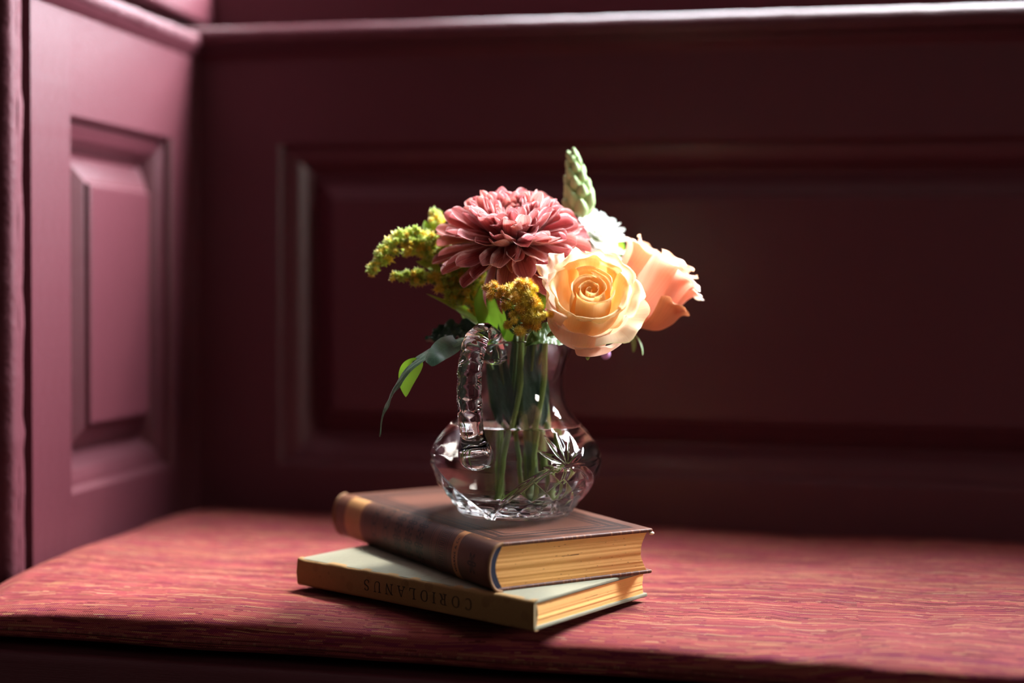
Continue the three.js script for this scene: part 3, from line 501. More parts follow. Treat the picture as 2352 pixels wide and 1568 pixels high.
// large dusty pink chrysanthemum
{
  const C = at(1180, 545, 0.828), axis = dirOf(0.02, 0.91, 0.41), H = headMatrix(C, axis, dirOf(0, -1, 0.6));
  const f = thing('chrysanthemum', 'large dusty-pink chrysanthemum with many layered petals crowning the bouquet', 'flower', inJug(0, 0, 0.013));
  const mats = [0, 1, 2].map((k) => phy({ map: petalTex([[204, 122, 115], [193, 108, 106], [212, 134, 120]][k], [128, 34, 54], [232, 202, 200], [66, 24, 28], 40 + k, 30), roughness: 0.92, transmission: 0.45, thickness: 0, name: 'dusty_pink_petal' }));
  const R = rng(21), N = 185, variants = [];
  for (let k = 0; k < 15; k++) {
    const t = (k % 5) / 4, j = Math.floor(k / 5);
    variants.push(petalGeo({ len: 1, wid: lerp(0.26, 0.20, t) * (1 + 0.12 * (j - 1)), base: 0.5, tip: lerp(6, 8, t) + 2.0 * j, cup: lerp(1.3, 1.0, t), cupTip: lerp(1.25, 0.75, t) + 0.45 * (j === 1), bend: lerp(0.95, 0.2, t) * (j === 2 ? -0.5 : 1), bendPow: 1.8, twist: (j - 1) * 0.5, ruffle: 0.012, seed: k, nu: 8, nv: 12, peak: 0.7 }));
  }
  for (let i = 0; i < N; i++) {
    const t = i / (N - 1), az = i * 137.508 * deg + (R() - 0.5) * 0.25, len = lerp(0.0105, 0.0405, Math.pow(t, 0.75)) * (0.92 + 0.16 * R());
    const el = (t < 0.45 ? lerp(70, 42, t / 0.45) : t < 0.75 ? lerp(42, 10, (t - 0.45) / 0.3) : lerp(10, -20, (t - 0.75) / 0.25)) + (R() - 0.5) * 16;
    const v = variants[Math.floor(R() * 3) * 5 + Math.min(4, Math.floor(t * 5))];
    putPetal(f, 'petal', v, mats[Math.floor(R() * 3)], petalMatrix(H, az, el * deg, lerp(0.0015, 0.0095, Math.sqrt(t)), lerp(0.005, -0.004, t), (R() - 0.5) * 0.7, len));
  }
  // a few petals of its own: limp ones hanging below, and curled ones at the front
  const own = (o, az, el, rb, hb, roll, m = 0) => putPetal(f, 'petal', petalGeo(o), mats[m], petalMatrix(H, az, el * deg, rb, hb, roll, 1));
  own({ len: 0.040, wid: 0.0050, tip: 5, cup: 0.5, bend: -0.5, base: 0.4 }, -0.85, -62, 0.010, -0.006, 0.2, 0);
  own({ len: 0.038, wid: 0.0026, tip: 6, cup: 1.2, bend: -0.55, base: 0.5, twist: 1.2 }, -0.50, -58, 0.010, -0.004, 0.9, 1);
  own({ len: 0.030, wid: 0.0050, tip: 4, cup: 1.1, bend: -0.7, base: 0.5, twist: 0.5, ruffle: 0.002 }, -0.08, 2, 0.009, 0.002, 0.2, 2);
  own({ len: 0.029, wid: 0.0030, tip: 5, cup: 1.3, bend: -0.9, base: 0.5, twist: -1.1 }, 0.12, 8, 0.009, 0.003, -0.6, 1);
  own({ len: 0.034, wid: 0.0030, tip: 6, cup: 1.0, bend: -0.6, base: 0.5, twist: 1.0 }, 0.75, -2, 0.010, 0.002, 0.5, 0);
  own({ len: 0.028, wid: 0.0058, tip: 4, cup: 1.0, bend: 0.3, base: 0.6, ruffle: 0.002 }, 0.0, 28, 0.008, 0.004, 0, 2);
  part(f, 'receptacle', new THREE.SphereGeometry(0.0115, 20, 12).applyMatrix4(new THREE.Matrix4().multiplyMatrices(H, new THREE.Matrix4().makeScale(1, 0.7, 1))), phy({ color: lin(0.22, 0.10, 0.06), roughness: 0.8 }));
  for (let k = 0; k < 12; k++) putPetal(f, 'sepal', petalGeo({ len: 0.013, wid: 0.003, tip: 2.5, cup: 0.5, bend: 0.5 }), stemDark, petalMatrix(H, k * 30 * deg, -35 * deg, 0.004, -0.010, Math.PI, 1));
  const base = new V3(0, -0.006, 0).applyMatrix4(H);
  stem(f, base, dirOf(0.05, -1, -0.35), towardAz + 0.3, 0.006, towardAz + 0.8, 0.014, 0.0028, stemDark);
}

// roses: a petal is part of a cup about the axis
function rosePetal({ az, half, rb, h, lipOut, lipDrop = 0, tuck = 0, flare = 0, ruffle = 0, seed = 0, drop = 0.25, base = 0.0025, low = 0, point = 0, nu = 22, nv = 18, kx = 1 }) {
  const prof = new THREE.CatmullRomCurve3([new V3(base, low, 0), new V3(rb * 0.80, low + h * 0.22, 0), new V3(rb * 1.02, low + h * 0.55, 0), new V3(rb * kx + lipOut * 0.22, low + h * 0.90, 0), new V3(rb * kx + lipOut * 0.7, low + h * 1.0 - lipDrop * 0.25, 0), new V3(rb * kx + lipOut, low + h - lipDrop, 0)]);
  return sheet(nu, nv, (u, v) => {
    const k = u * 2 - 1, vv = v * (1 - drop * Math.pow(Math.abs(k), 2.6)) * (1 + point * Math.max(0, 1 - Math.abs(k) * 2.2) * v * 0.06), p = prof.getPoint(clamp(vv, 0, 1));
    const wide = half * (0.42 + 0.58 * Math.pow(v, 0.6)), a = az + k * wide;
    const r = Math.max(0.0004, p.x + tuck * k * v + flare * Math.pow(Math.abs(k), 3) * v + ruffle * Math.sin(k * 7 + seed) * Math.pow(v, 4) + ruffle * 0.25 * Math.sin(k * 15 + seed * 2) * Math.pow(v, 6));
    const y = p.y + ruffle * 0.6 * Math.sin(k * 9 + seed * 3) * Math.pow(v, 3) + point * 0.002 * Math.max(0, 1 - Math.abs(k) * 4) * Math.pow(v, 6);
    return new V3(Math.sin(a) * r, y, Math.cos(a) * r);
  }, null, false);
}
function rose(f, H, mats, list, inner, seed) {
  const R = rng(seed);
  for (let i = 0; i < inner.n; i++) {
    const t = i / inner.n, az = i * 137.5 * deg + inner.turn, rb = lerp(0.0016, inner.r, Math.pow(t, 0.85));
    putPetal(f, 'petal', rosePetal({ az, half: lerp(1.9, 1.12, t), rb, h: lerp(inner.h * 0.86, inner.h, Math.sqrt(t)), lipOut: lerp(-0.0004, inner.lip, t * t), lipDrop: lerp(0, 0.0022, t * t), tuck: lerp(0.0012, 0.0022, t), ruffle: lerp(0.0001, 0.0006, t), seed: R() * 9, drop: lerp(0.06, 0.16, t), kx: lerp(0.75, 0.98, t), base: 0.002 }), mats[0], H);
  }
  for (const o of list) putPetal(f, 'petal', rosePetal(o), mats[o.m ?? 1], H);
}
const roseTex = (base, vein, margin, seed) => { const R = rng(seed); return canvasTex(256, 256, (c, w, h) => {
  c.fillStyle = `rgb(${base})`; c.fillRect(0, 0, w, h);
  for (let k = 0; k < 120; k++) { const x = w * R(); c.strokeStyle = `rgba(${vein},${0.03 + 0.09 * R()})`; c.lineWidth = 0.7 + 1.6 * R(); c.beginPath(); c.moveTo(w / 2 + (x - w / 2) * 0.3, h); c.quadraticCurveTo(x, h * 0.6, x, h * 0.1 * R()); c.stroke(); }
  for (let k = 0; k < 240; k++) { c.fillStyle = `rgba(${margin},${0.08 + 0.22 * R()})`; c.fillRect(R() * w, 0, 2 + 8 * R(), 2 + 16 * R() * R()); }
  for (let k = 0; k < 60; k++) { c.fillStyle = `rgba(120,84,40,${0.3 * R()})`; c.fillRect(R() * w, R() * 5, 2 + 6 * R(), 1 + 3 * R()); }
}); };
const petalOf = (t, name, tr = 0.5) => phy({ map: t, roughness: 0.92, transmission: tr, thickness: 0, name });
{
  const C = at(1357, 664, 0.774), axis = dirOf(0.03, 0.64, 0.77), H = headMatrix(C.clone().addScaledVector(axis, -0.0310), axis, dirOf(0, -1, 0.4)).scale(new V3(1.04, 1.04, 1.04));
  const f = thing('rose', 'open cream-yellow rose facing the room, leaning over the rim of the jug', 'flower', inJug(0.4, 0.004, 0.013));
  const cream = petalOf(roseTex([246, 214, 156], [236, 164, 90], [246, 236, 176], 3), 'cream_yellow_petal'), pale = petalOf(roseTex([244, 214, 170], [226, 168, 120], [222, 226, 150], 4), 'pale_cream_petal'), pink = petalOf(roseTex([238, 200, 172], [214, 150, 130], [232, 226, 170], 5), 'blush_outer_petal');
  // azimuth: 0 down towards the room, +pi/2 to the right as seen, pi up
  rose(f, H, [cream, pale, pink], [
    { az: 3.05, half: 0.95, rb: 0.0165, h: 0.0325, lipOut: 0.0035, lipDrop: 0.0005, ruffle: 0.0008, seed: 1, drop: 0.16, m: 0, point: 1 },
    { az: 1.75, half: 0.92, rb: 0.0162, h: 0.0320, lipOut: 0.0050, lipDrop: 0.004, ruffle: 0.0007, seed: 2, drop: 0.18, m: 0 },
    { az: 0.50, half: 0.95, rb: 0.0165, h: 0.0300, lipOut: 0.0040, lipDrop: 0.003, ruffle: 0.0007, seed: 3, drop: 0.18, m: 0, point: 1 },
    { az: -0.75, half: 0.95, rb: 0.0170, h: 0.0290, lipOut: 0.0030, lipDrop: 0.001, ruffle: 0.0008, seed: 4, drop: 0.18, m: 0 },
    { az: -2.0, half: 0.90, rb: 0.0175, h: 0.0315, lipOut: 0.0040, lipDrop: 0.001, ruffle: 0.0010, seed: 5, drop: 0.18, m: 0 },
    { az: 2.45, half: 0.80, rb: 0.0190, h: 0.0325, lipOut: 0.0060, lipDrop: 0.0005, ruffle: 0.0010, seed: 6, drop: 0.2, m: 1, point: 1 },
    { az: 3.50, half: 0.75, rb: 0.0188, h: 0.0350, lipOut: 0.0030, lipDrop: 0.0, ruffle: 0.0012, seed: 7, drop: 0.2, m: 1, point: 1.6 },
    { az: 1.60, half: 0.78, rb: 0.0200, h: 0.0290, lipOut: 0.0080, lipDrop: 0.0020, ruffle: 0.0012, seed: 8, drop: 0.22, m: 1 },
    { az: 0.85, half: 0.80, rb: 0.0204, h: 0.0225, lipOut: 0.0120, lipDrop: 0.0, ruffle: 0.0012, seed: 9, drop: 0.18, m: 1, point: 1.5, low: -0.002 },
    { az: -0.45, half: 1.05, rb: 0.0218, h: 0.0265, lipOut: 0.0012, lipDrop: 0.0, ruffle: 0.0010, seed: 10, drop: 0.20, m: 2, low: -0.007 },
    { az: -1.45, half: 0.85, rb: 0.0222, h: 0.0285, lipOut: 0.0020, lipDrop: 0.0, ruffle: 0.0020, seed: 11, drop: 0.20, m: 2 },
    { az: -2.15, half: 0.42, rb: 0.0225, h: 0.0330, lipOut: 0.0075, lipDrop: 0.002, ruffle: 0.0024, seed: 12, drop: 0.22, m: 2 },
    { az: 0.30, half: 0.70, rb: 0.0228, h: 0.0195, lipOut: 0.0030, lipDrop: 0.0005, ruffle: 0.0014, seed: 13, drop: 0.28, m: 2, point: 1, low: -0.008 },
  ], { n: 9, r: 0.0130, h: 0.0330, lip: 0.0026, turn: 2.2 }, 61);
  part(f, 'hip', new THREE.SphereGeometry(0.0055, 14, 10).applyMatrix4(H.clone().multiply(new THREE.Matrix4().makeTranslation(0, -0.001, 0))), stemGreen);
  for (let k = 0; k < 5; k++) putPetal(f, 'sepal', petalGeo({ len: 0.020, wid: 0.0034, tip: 1.6, cup: 0.5, bend: -0.6 }), stemGreen, petalMatrix(H, k * 72 * deg, 15 * deg, 0.003, -0.002, 0, 1));
  const base = new V3(0, -0.005, 0).applyMatrix4(H);
  stem(f, base, dirOf(-0.75, -0.2, -0.5), towardAz + 1.2, 0.017, towardAz + 0.5, 0.012, 0.0019, stemGreen);
}
{
  const axis = dirOf(0.48, 0.84, -0.05), C = at(1436, 742, 0.845), H = headMatrix(C, axis, dirOf(-0.3, -0.2, 1));
  const f = thing('rose', 'peach-pink rose seen from its side behind the cream rose', 'flower', inJug(1.2, 0.006, 0.013));
  const peach = petalOf(roseTex([242, 196, 160], [226, 140, 90], [244, 226, 190], 13), 'peach_petal'), blush = petalOf(roseTex([236, 182, 156], [208, 120, 100], [246, 230, 200], 14), 'blush_petal'), rust = petalOf(roseTex([214, 140, 92], [150, 74, 40], [214, 150, 100], 15), 'rust_tinged_petal', 0.25);
  rose(f, H, [peach, blush, rust], [
    { az: 0.10, half: 1.10, rb: 0.0205, h: 0.0430, lipOut: 0.0030, lipDrop: 0.001, ruffle: 0.0016, seed: 1, drop: 0.14, m: 1, kx: 1.0 },
    { az: 1.35, half: 0.90, rb: 0.0205, h: 0.0415, lipOut: 0.0075, lipDrop: 0.004, ruffle: 0.0013, seed: 2, drop: 0.14, m: 1, kx: 1.05 },
    { az: -1.05, half: 0.95, rb: 0.0200, h: 0.0440, lipOut: 0.0050, lipDrop: 0.001, ruffle: 0.0013, seed: 3, drop: 0.14, m: 0, kx: 1.05 },
    { az: 2.4, half: 0.95, rb: 0.0195, h: 0.0460, lipOut: 0.0050, lipDrop: 0.001, ruffle: 0.0013, seed: 4, drop: 0.12, m: 0, kx: 1.0 },
    { az: 3.7, half: 0.95, rb: 0.0195, h: 0.0470, lipOut: 0.0050, lipDrop: 0.001, ruffle: 0.0013, seed: 5, drop: 0.12, m: 0, kx: 1.0 },
    { az: -2.0, half: 0.80, rb: 0.0170, h: 0.0490, lipOut: 0.0020, lipDrop: 0.000, ruffle: 0.0013, seed: 8, drop: 0.12, m: 0, kx: 1.0 },
    { az: 0.7, half: 0.80, rb: 0.0170, h: 0.0475, lipOut: 0.0030, lipDrop: 0.001, ruffle: 0.0013, seed: 9, drop: 0.12, m: 0, kx: 1.0 },
    { az: 1.62, half: 0.62, rb: 0.0220, h: 0.0360, lipOut: 0.0085, lipDrop: 0.001, ruffle: 0.0010, seed: 6, drop: 0.10, m: 1, kx: 1.1 },
    { az: 0.95, half: 0.52, rb: 0.0245, h: 0.0230, lipOut: 0.0060, lipDrop: 0.000, ruffle: 0.0016, seed: 7, drop: 0.25, m: 2, kx: 1.05 },
  ], { n: 9, r: 0.0160, h: 0.0460, lip: 0.0026, turn: 0.4 }, 62);
  part(f, 'hip', new THREE.SphereGeometry(0.0055, 14, 10).applyMatrix4(H), stemGreen);
  for (let k = 0; k < 5; k++) putPetal(f, 'sepal', petalGeo({ len: 0.020, wid: 0.0034, tip: 1.6, cup: 0.5, bend: -0.8 }), stemGreen, petalMatrix(H, k * 72 * deg, -10 * deg, 0.003, -0.002, 0, 1));
  stem(f, new V3(0, -0.004, 0).applyMatrix4(H), dirOf(-0.9, -0.35, 0.1), towardAz + 1.9, 0.018, towardAz + 1.5, 0.020, 0.0021, stemGreen);
}
// white flower and pink flower, behind
function smallMum(name, label, C, axis, n, len, mats, seed, wid, elHi, elLo, neck, foot) {
  const H = headMatrix(C, axis), f = thing(name, label, 'flower', inJug(neck, 0.005, 0.013)), R = rng(seed), vs = [0, 1, 2].map((k) => petalGeo({ len: 1, wid: wid * (1 + 0.15 * (k - 1)), base: 0.4, tip: 3 + k, cup: 0.7, cupTip: 0.3, bend: 0.25 - 0.25 * k, ruffle: 0.02, seed: k, nu: 6, nv: 9 }));
  for (let i = 0; i < n; i++) { const t = i / (n - 1); putPetal(f, 'petal', vs[Math.floor(R() * 3)], mats, petalMatrix(H, i * 137.5 * deg, (lerp(elHi, elLo, t) + 10 * (R() - 0.5)) * deg, lerp(0.001, 0.005, t), lerp(0.004, -0.002, t), (R() - 0.5) * 0.5, lerp(len * 0.45, len, Math.sqrt(t)))); }
  part(f, 'receptacle', new THREE.SphereGeometry(0.006, 14, 10).applyMatrix4(H), stemGreen);
  stem(f, new V3(0, -0.004, 0).applyMatrix4(H), dirOf(-0.1, -1, 0), neck, 0.014, foot, 0.016, 0.0016, stemGreen);
  return f;
}
smallMum('white_aster', 'white many-petalled flower tucked behind the big pink chrysanthemum', at(1366, 548, 0.875), dirOf(0.38, 0.80, 0.35), 44, 0.0215, petalOf(petalTex([238, 240, 236], [206, 214, 208], [250, 250, 250], [214, 220, 210], 71, 2), 'white_petal'), 71, 0.24, 80, -30, towardAz + 2.6, towardAz + 2.2);
smallMum('pink_carnation', 'small bright pink flower showing between the chrysanthemum and cream rose', at(1240, 645, 0.818), dirOf(0.15, 0.55, 0.75), 34, 0.021, petalOf(petalTex([226, 122, 136], [190, 60, 90], [244, 190, 196], [200, 90, 110], 72, 4), 'bright_pink_petal'), 72, 0.30, 75, -20, towardAz + 0.2, towardAz - 0.6);

// tapering green bud spike
{
  const f = thing('snapdragon_spike', 'pale green flower spike of closed buds rising highest above the bouquet', 'flower', inJug(towardAz + 2.2, 0.006, 0.013));
  const bud = phy({ color: lin(0.30, 0.42, 0.17), roughness: 0.7, name: 'pale_green_bud' }), tip = at(1314, 350, 0.868), low = at(1334, 480, 0.868), ax = tip.clone().sub(low), R = rng(33), g = new THREE.SphereGeometry(1, 12, 10);
  { const p = g.attributes.position; for (let i = 0; i < p.count; i++) { const y = p.getY(i), k = 1 - 0.45 * Math.max(0, y); p.setXYZ(i, p.getX(i) * k, y, p.getZ(i) * k); } g.computeVertexNormals(); }
  const n = 30, X = ax.clone().normalize(), B = basisFromAxis(X, TOW);
  for (let i = 0; i < n; i++) {
    const t = i / (n - 1), az = i * 137.5 * deg, r = lerp(0.0068, 0.0018, Math.pow(t, 1.4)), s = lerp(0.0044, 0.0021, t), out = new V3(Math.sin(az), 0, Math.cos(az)).applyMatrix4(B), d = out.clone().multiplyScalar(lerp(0.7, 0.25, t)).add(X).normalize();
    const M = basisFromAxis(d, TOW.clone().add(new V3(0.01, 0.02, 0))).scale(new V3(s, s * 1.5, s)); M.setPosition(low.clone().addScaledVector(ax, t * 0.99).addScaledVector(out, r)); putPetal(f, 'bud', g, bud, M);
  }
  stem(f, tip.clone().addScaledVector(ax, -0.02), ax.clone().normalize().negate().multiplyScalar(1.6), towardAz + 2.4, 0.012, towardAz + 2.9, 0.016, 0.0016, stemGreen);
}
// small purple-pink bud low on the far side
{
  const f = thing('mauve_bud', 'single tiny mauve bud hanging below the cream rose', 'flower', inJug(towardAz + 1.7, 0.010, 0.0855)), C = at(1391, 812, 0.86);
  const g = new THREE.SphereGeometry(0.0029, 16, 12); g.scale(1, 1.15, 1); g.translate(C.x, C.y, C.z);
  part(f, 'bud', g, phy({ color: lin(0.62, 0.30, 0.58), roughness: 0.5 }));
  part(f, 'stem', tube([C, C.clone().add(new V3(-0.004, 0.008, 0.002)), at(1340, 772, 0.845), inJug(towardAz + 1.5, 0.020, 0.104), inJug(towardAz + 1.5, 0.012, 0.0855)], 0.0006, 0.0009, 24, 6), stemGreen);
}

// ------------------------------------------------------------------ goldenrod
const floretGreen = phy({ color: lin(0.56, 0.66, 0.06), roughness: 0.95, transmission: 0.5, name: 'yellow_green_floret' }), floretGold = phy({ color: lin(0.86, 0.54, 0.012), roughness: 0.95, transmission: 0.5, name: 'golden_floret' }), floretLemon = phy({ color: lin(0.90, 0.72, 0.05), roughness: 0.95, transmission: 0.5, name: 'lemon_floret' });
const leafGreen = phy({ color: lin(0.24, 0.44, 0.030), roughness: 0.9, transmission: 0.55, thickness: 0, name: 'fresh_green_leaf' });
function pompon(R, n, r, w) {                               // a tuft of tiny rays, unit size
  const g = []; for (let k = 0; k < n; k++) { const y = 1 - 1.7 * (k + 0.5) / n, a = k * 2.39996 + R() * 0.4, q = Math.sqrt(Math.max(0, 1 - y * y)), d = new V3(Math.cos(a) * q, y, Math.sin(a) * q), c = new THREE.ConeGeometry(w, r * (0.85 + 0.3 * R()), 4, 1); c.translate(0, r * 0.5, 0); c.applyQuaternion(new THREE.Quaternion().setFromUnitVectors(new V3(0, 1, 0), d)); g.push(c); }
  g.push(new THREE.IcosahedronGeometry(r * 0.58, 0).toNonIndexed ? (() => { const i = new THREE.IcosahedronGeometry(r * 0.58, 0); i.setIndex([...Array(i.attributes.position.count).keys()]); return i; })() : null);
  return mergeGeometries(g);
}
function blade(parent, pts, wid, up, mat, opt = {}) {        // leaf along a 3-D curve; up: face direction
  const curve = new THREE.CatmullRomCurve3(pts), nv = opt.nv ?? 26, nu = opt.nu ?? 8;
  const wf = opt.width ?? ((s) => Math.pow(Math.sin(Math.PI * Math.pow(s, 0.75)), 0.8));
  return part(parent, opt.name ?? 'leaf', sheet(nu, nv, (u, v) => {
    const p = curve.getPointAt(v), t = curve.getTangentAt(v), n0 = typeof up === 'function' ? up(v) : up, s = new V3().crossVectors(t, n0).normalize(), n = new V3().crossVectors(s, t), k = u * 2 - 1, w = wid * wf(v, k < 0 ? -1 : 1) + 1e-5;
    return p.addScaledVector(s, w * k).addScaledVector(n, (opt.cup ?? 0.25) * w * k * k + (opt.wave ?? 0) * n2(v * 9, k * 2 + (opt.seed ?? 0)));
  }, null, false), mat);
}
{
  const f = thing('goldenrod', 'arching yellow-green goldenrod sprays reaching out beyond the chrysanthemum', 'flower', inJug(towardAz - 2.2, 0.006, 0.013));
  const R = rng(91), root = inJug(towardAz - 1.9, 0.020, 0.103), main = [root, at(1098, 728, 0.85), at(1070, 640, 0.85), at(1030, 560, 0.86), at(1002, 512, 0.865)];
  part(f, 'stem', tube([...main].reverse().concat([inJug(towardAz - 1.9, 0.015, 0.078), inJug(towardAz - 2.4, 0.012, 0.045), inJug(towardAz - 2.8, 0.016, 0.013)]), 0.0009, 0.0017, 60, 8), stemGreen);
  const tuft = [0, 1, 2].map(() => pompon(R, 13, 1, 0.22));
  const sprays = [
    [[1052, 628, 0.850], [1000, 568, 0.846], [945, 545, 0.842], [898, 570, 0.838], [868, 605, 0.836], [850, 630, 0.835]],
    [[1060, 640, 0.850], [1010, 590, 0.852], [965, 585, 0.852], [930, 576, 0.850]],
    [[1075, 690, 0.845], [1020, 660, 0.838], [965, 640, 0.834], [905, 636, 0.830]],
    [[1085, 715, 0.842], [1060, 668, 0.838], [1045, 620, 0.838], [1040, 585, 0.842]],
    [[1100, 700, 0.848], [1100, 650, 0.850], [1092, 600, 0.856]],
    [[1010, 530, 0.866], [995, 505, 0.868], [1004, 494, 0.870]],
    [[1095, 740, 0.846], [1112, 690, 0.842], [1120, 640, 0.846]],
    [[1060, 700, 0.836], [1030, 672, 0.832], [1010, 640, 0.832]],
    [[1085, 690, 0.836], [1075, 650, 0.834], [1070, 610, 0.836]],
    [[1000, 600, 0.845], [960, 570, 0.842], [925, 548, 0.842], [905, 545, 0.842]],
  ];
  sprays.forEach((sp, si) => {
    const c = new THREE.CatmullRomCurve3(sp.map((q) => at(...q))), len = c.getLength(), n = Math.round(len / 0.00050), gold = [], green = [];
    const br = part(f, 'branch', tube(sp.map((q) => at(...q)), 0.0008, 0.0004, 20, 6), stemGreen);
    for (let k = 0; k < n; k++) {
      const t = 0.10 + 0.9 * (k / n), p = c.getPointAt(t), d = new V3(R() - 0.5, R() - 0.25, R() - 0.5).normalize(), rr = 0.0062 * Math.sqrt(Math.sin(Math.PI * Math.min(0.97, 0.25 + t * 0.72))) * Math.pow(R(), 0.5), s = 0.0023 + 0.0014 * R(), M = basisFromAxis(d, new V3(0.3, 0.1, 1)).scale(new V3(s, s * 1.25, s)); M.setPosition(p.addScaledVector(d, rr));
      (R() < 0.62 ? green : gold).push(tuft[Math.floor(R() * 3)].clone().applyMatrix4(M));
    }
    const put = (list, m, n) => { if (!list.length) return; const o = new THREE.Mesh(mergeGeometries(list), m); o.name = n; o.castShadow = o.receiveShadow = true; o.userData.kind = 'stuff'; br.add(o); };
    put(green, floretGreen, 'green_florets'); put(gold, floretLemon, 'yellow_florets');
  });
  const L = (a, w, u, o) => blade(f, a.map((q) => at(...q)), w, u, leafGreen, o);
  L([[1140, 775, 0.83], [1085, 735, 0.832], [1030, 700, 0.83], [978, 674, 0.828]], 0.0042, dirOf(0.4, 0.8, 0.4));
  L([[1130, 780, 0.835], [1110, 730, 0.83], [1100, 690, 0.828], [1108, 655, 0.83]], 0.0042, dirOf(0.2, 0.2, 1));
  L([[1150, 780, 0.832], [1146, 730, 0.826], [1128, 690, 0.824], [1122, 660, 0.826]], 0.0048, dirOf(-0.4, 0.2, 1));
  L([[1105, 770, 0.845], [1070, 720, 0.85], [1050, 690, 0.852]], 0.0045, dirOf(0.3, 0.5, 0.8));
  L([[995, 540, 0.862], [978, 520, 0.862], [976, 506, 0.862]], 0.0034, dirOf(0.6, 0.2, 0.8));
  L([[1160, 790, 0.83], [1172, 740, 0.834], [1165, 700, 0.838]], 0.0050, dirOf(0.1, 0.2, 1));
  L([[1020, 625, 0.845], [985, 612, 0.842], [955, 600, 0.84]], 0.0034, dirOf(0, 0.7, 0.7));
}
{
  const f = thing('goldenrod', 'short deep-gold goldenrod cluster beside the cream rose, over the rim', 'flower', inJug(towardAz + 0.1, 0.004, 0.06));
  const R = rng(55), tufts = [0, 1, 2, 3].map(() => pompon(R, 64, 0.95, 0.11));
  const spots = [[1210, 655, 14], [1192, 652, 13], [1172, 662, 14], [1152, 664, 11], [1196, 672, 15], [1214, 676, 15], [1184, 684, 14], [1204, 692, 15], [1226, 690, 14], [1196, 708, 15], [1216, 708, 15], [1234, 712, 14], [1206, 724, 15], [1224, 728, 15], [1240, 728, 12], [1210, 742, 14], [1228, 744, 13], [1197, 760, 13], [1136, 655, 10], [1122, 660, 10], [1128, 676, 11], [1146, 678, 9], [1160, 702, 12], [1180, 722, 10], [1168, 744, 11], [1182, 736, 9], [1252, 722, 8], [1265, 722, 9], [1222, 660, 11], [1240, 702, 9], [1180, 668, 12], [1165, 676, 10]];
  const spine = [at(1196, 778, 0.798), at(1206, 735, 0.784), at(1204, 695, 0.784), at(1196, 655, 0.790)], cs = new THREE.CatmullRomCurve3(spine);
  for (let k = 0, n = spots.length; k < n; k++) { const [x, y, s] = spots[k]; if (s > 9) spots.push([x + 16 * (R() - 0.5), y + 16 * (R() - 0.5), s * 0.9]); }
  for (const [x, y, s] of spots) {
    const dz = 0.764 + 0.010 * R() + (x < 1180 ? 0.012 : 0), p = at(x, y, dz), near = cs.getPoint(clamp((775 - y) / 120 - 0.12, 0, 1)), d = p.clone().sub(near).normalize().add(TOW.clone().multiplyScalar(0.6)).normalize(), k = s * 0.785 / FOCAL * 1.35;
    const M = basisFromAxis(d, new V3(0.2, 0.1, 1)).scale(new V3(k, k, k)); M.setPosition(p);
    const m = putPetal(f, 'floret', tufts[Math.floor(R() * 4)], x < 1165 || y < 662 ? floretGold : R() < 0.3 ? floretGold : floretLemon, M);
    part(f, 'floret_stalk', tube([near, near.clone().lerp(p, 0.5).add(new V3(0, -0.001, 0)), p], 0.00045, 0.0004, 6, 5), stemGreen);
  }
  part(f, 'stem', tube([...spine].reverse().concat([inJug(towardAz + 0.1, 0.020, 0.103), inJug(towardAz + 0.1, 0.012, 0.078), inJug(towardAz - 0.1, 0.004, 0.045), inJug(towardAz + 0.4, 0.010, 0.016)]), 0.0007, 0.0012, 50, 8), stemGreen);
  const L = (a, w, u) => blade(f, a.map((q) => at(...q)), w, u, leafGreen);
  L([[1205, 740, 0.80], [1180, 710, 0.805], [1172, 690, 0.805]], 0.0024, dirOf(0.3, 0.4, 0.8)); L([[1215, 720, 0.802], [1190, 702, 0.792], [1168, 704, 0.79]], 0.0012, dirOf(0.1, 0.9, 0.4)); L([[1240, 730, 0.80], [1248, 690, 0.806], [1222, 640, 0.81]], 0.0022, dirOf(-0.5, 0.3, 0.8));
}

// ------------------------------------------------------------------ loose leaves
const dustyTex = (() => { const R = rng(3); return canvasTex(512, 512, (c, w, h) => {
  c.fillStyle = 'rgb(106,142,112)'; c.fillRect(0, 0, w, h);
  for (let k = 0; k < 5000; k++) { c.fillStyle = R() < 0.55 ? `rgba(176,200,190,${0.20 * R()})` : `rgba(10,26,16,${0.28 * R()})`; c.beginPath(); c.arc(R() * w, R() * h, 0.8 + 4 * R() * R(), 0, 7); c.fill(); }
  c.strokeStyle = 'rgba(170,196,176,0.55)'; c.lineWidth = 7; c.beginPath(); c.moveTo(w / 2, 0); c.lineTo(w / 2, h); c.stroke(); c.lineWidth = 3; for (let k = 0; k < 9; k++) for (const s of [-1, 1]) { c.beginPath(); c.moveTo(w / 2, h * (k + 0.5) / 9); c.lineTo(w / 2 + s * w * 0.45, h * (k + 0.5) / 9 - 60); c.stroke(); }
}); })();
const dusty = phy({ map: dustyTex, roughness: 0.8, transmission: 0.25, thickness: 0, name: 'grey_green_leaf' }), darkLeaf = phy({ map: dustyTex, color: lin(0.30, 0.36, 0.36), roughness: 0.42, name: 'dark_blue_green_leaf' });
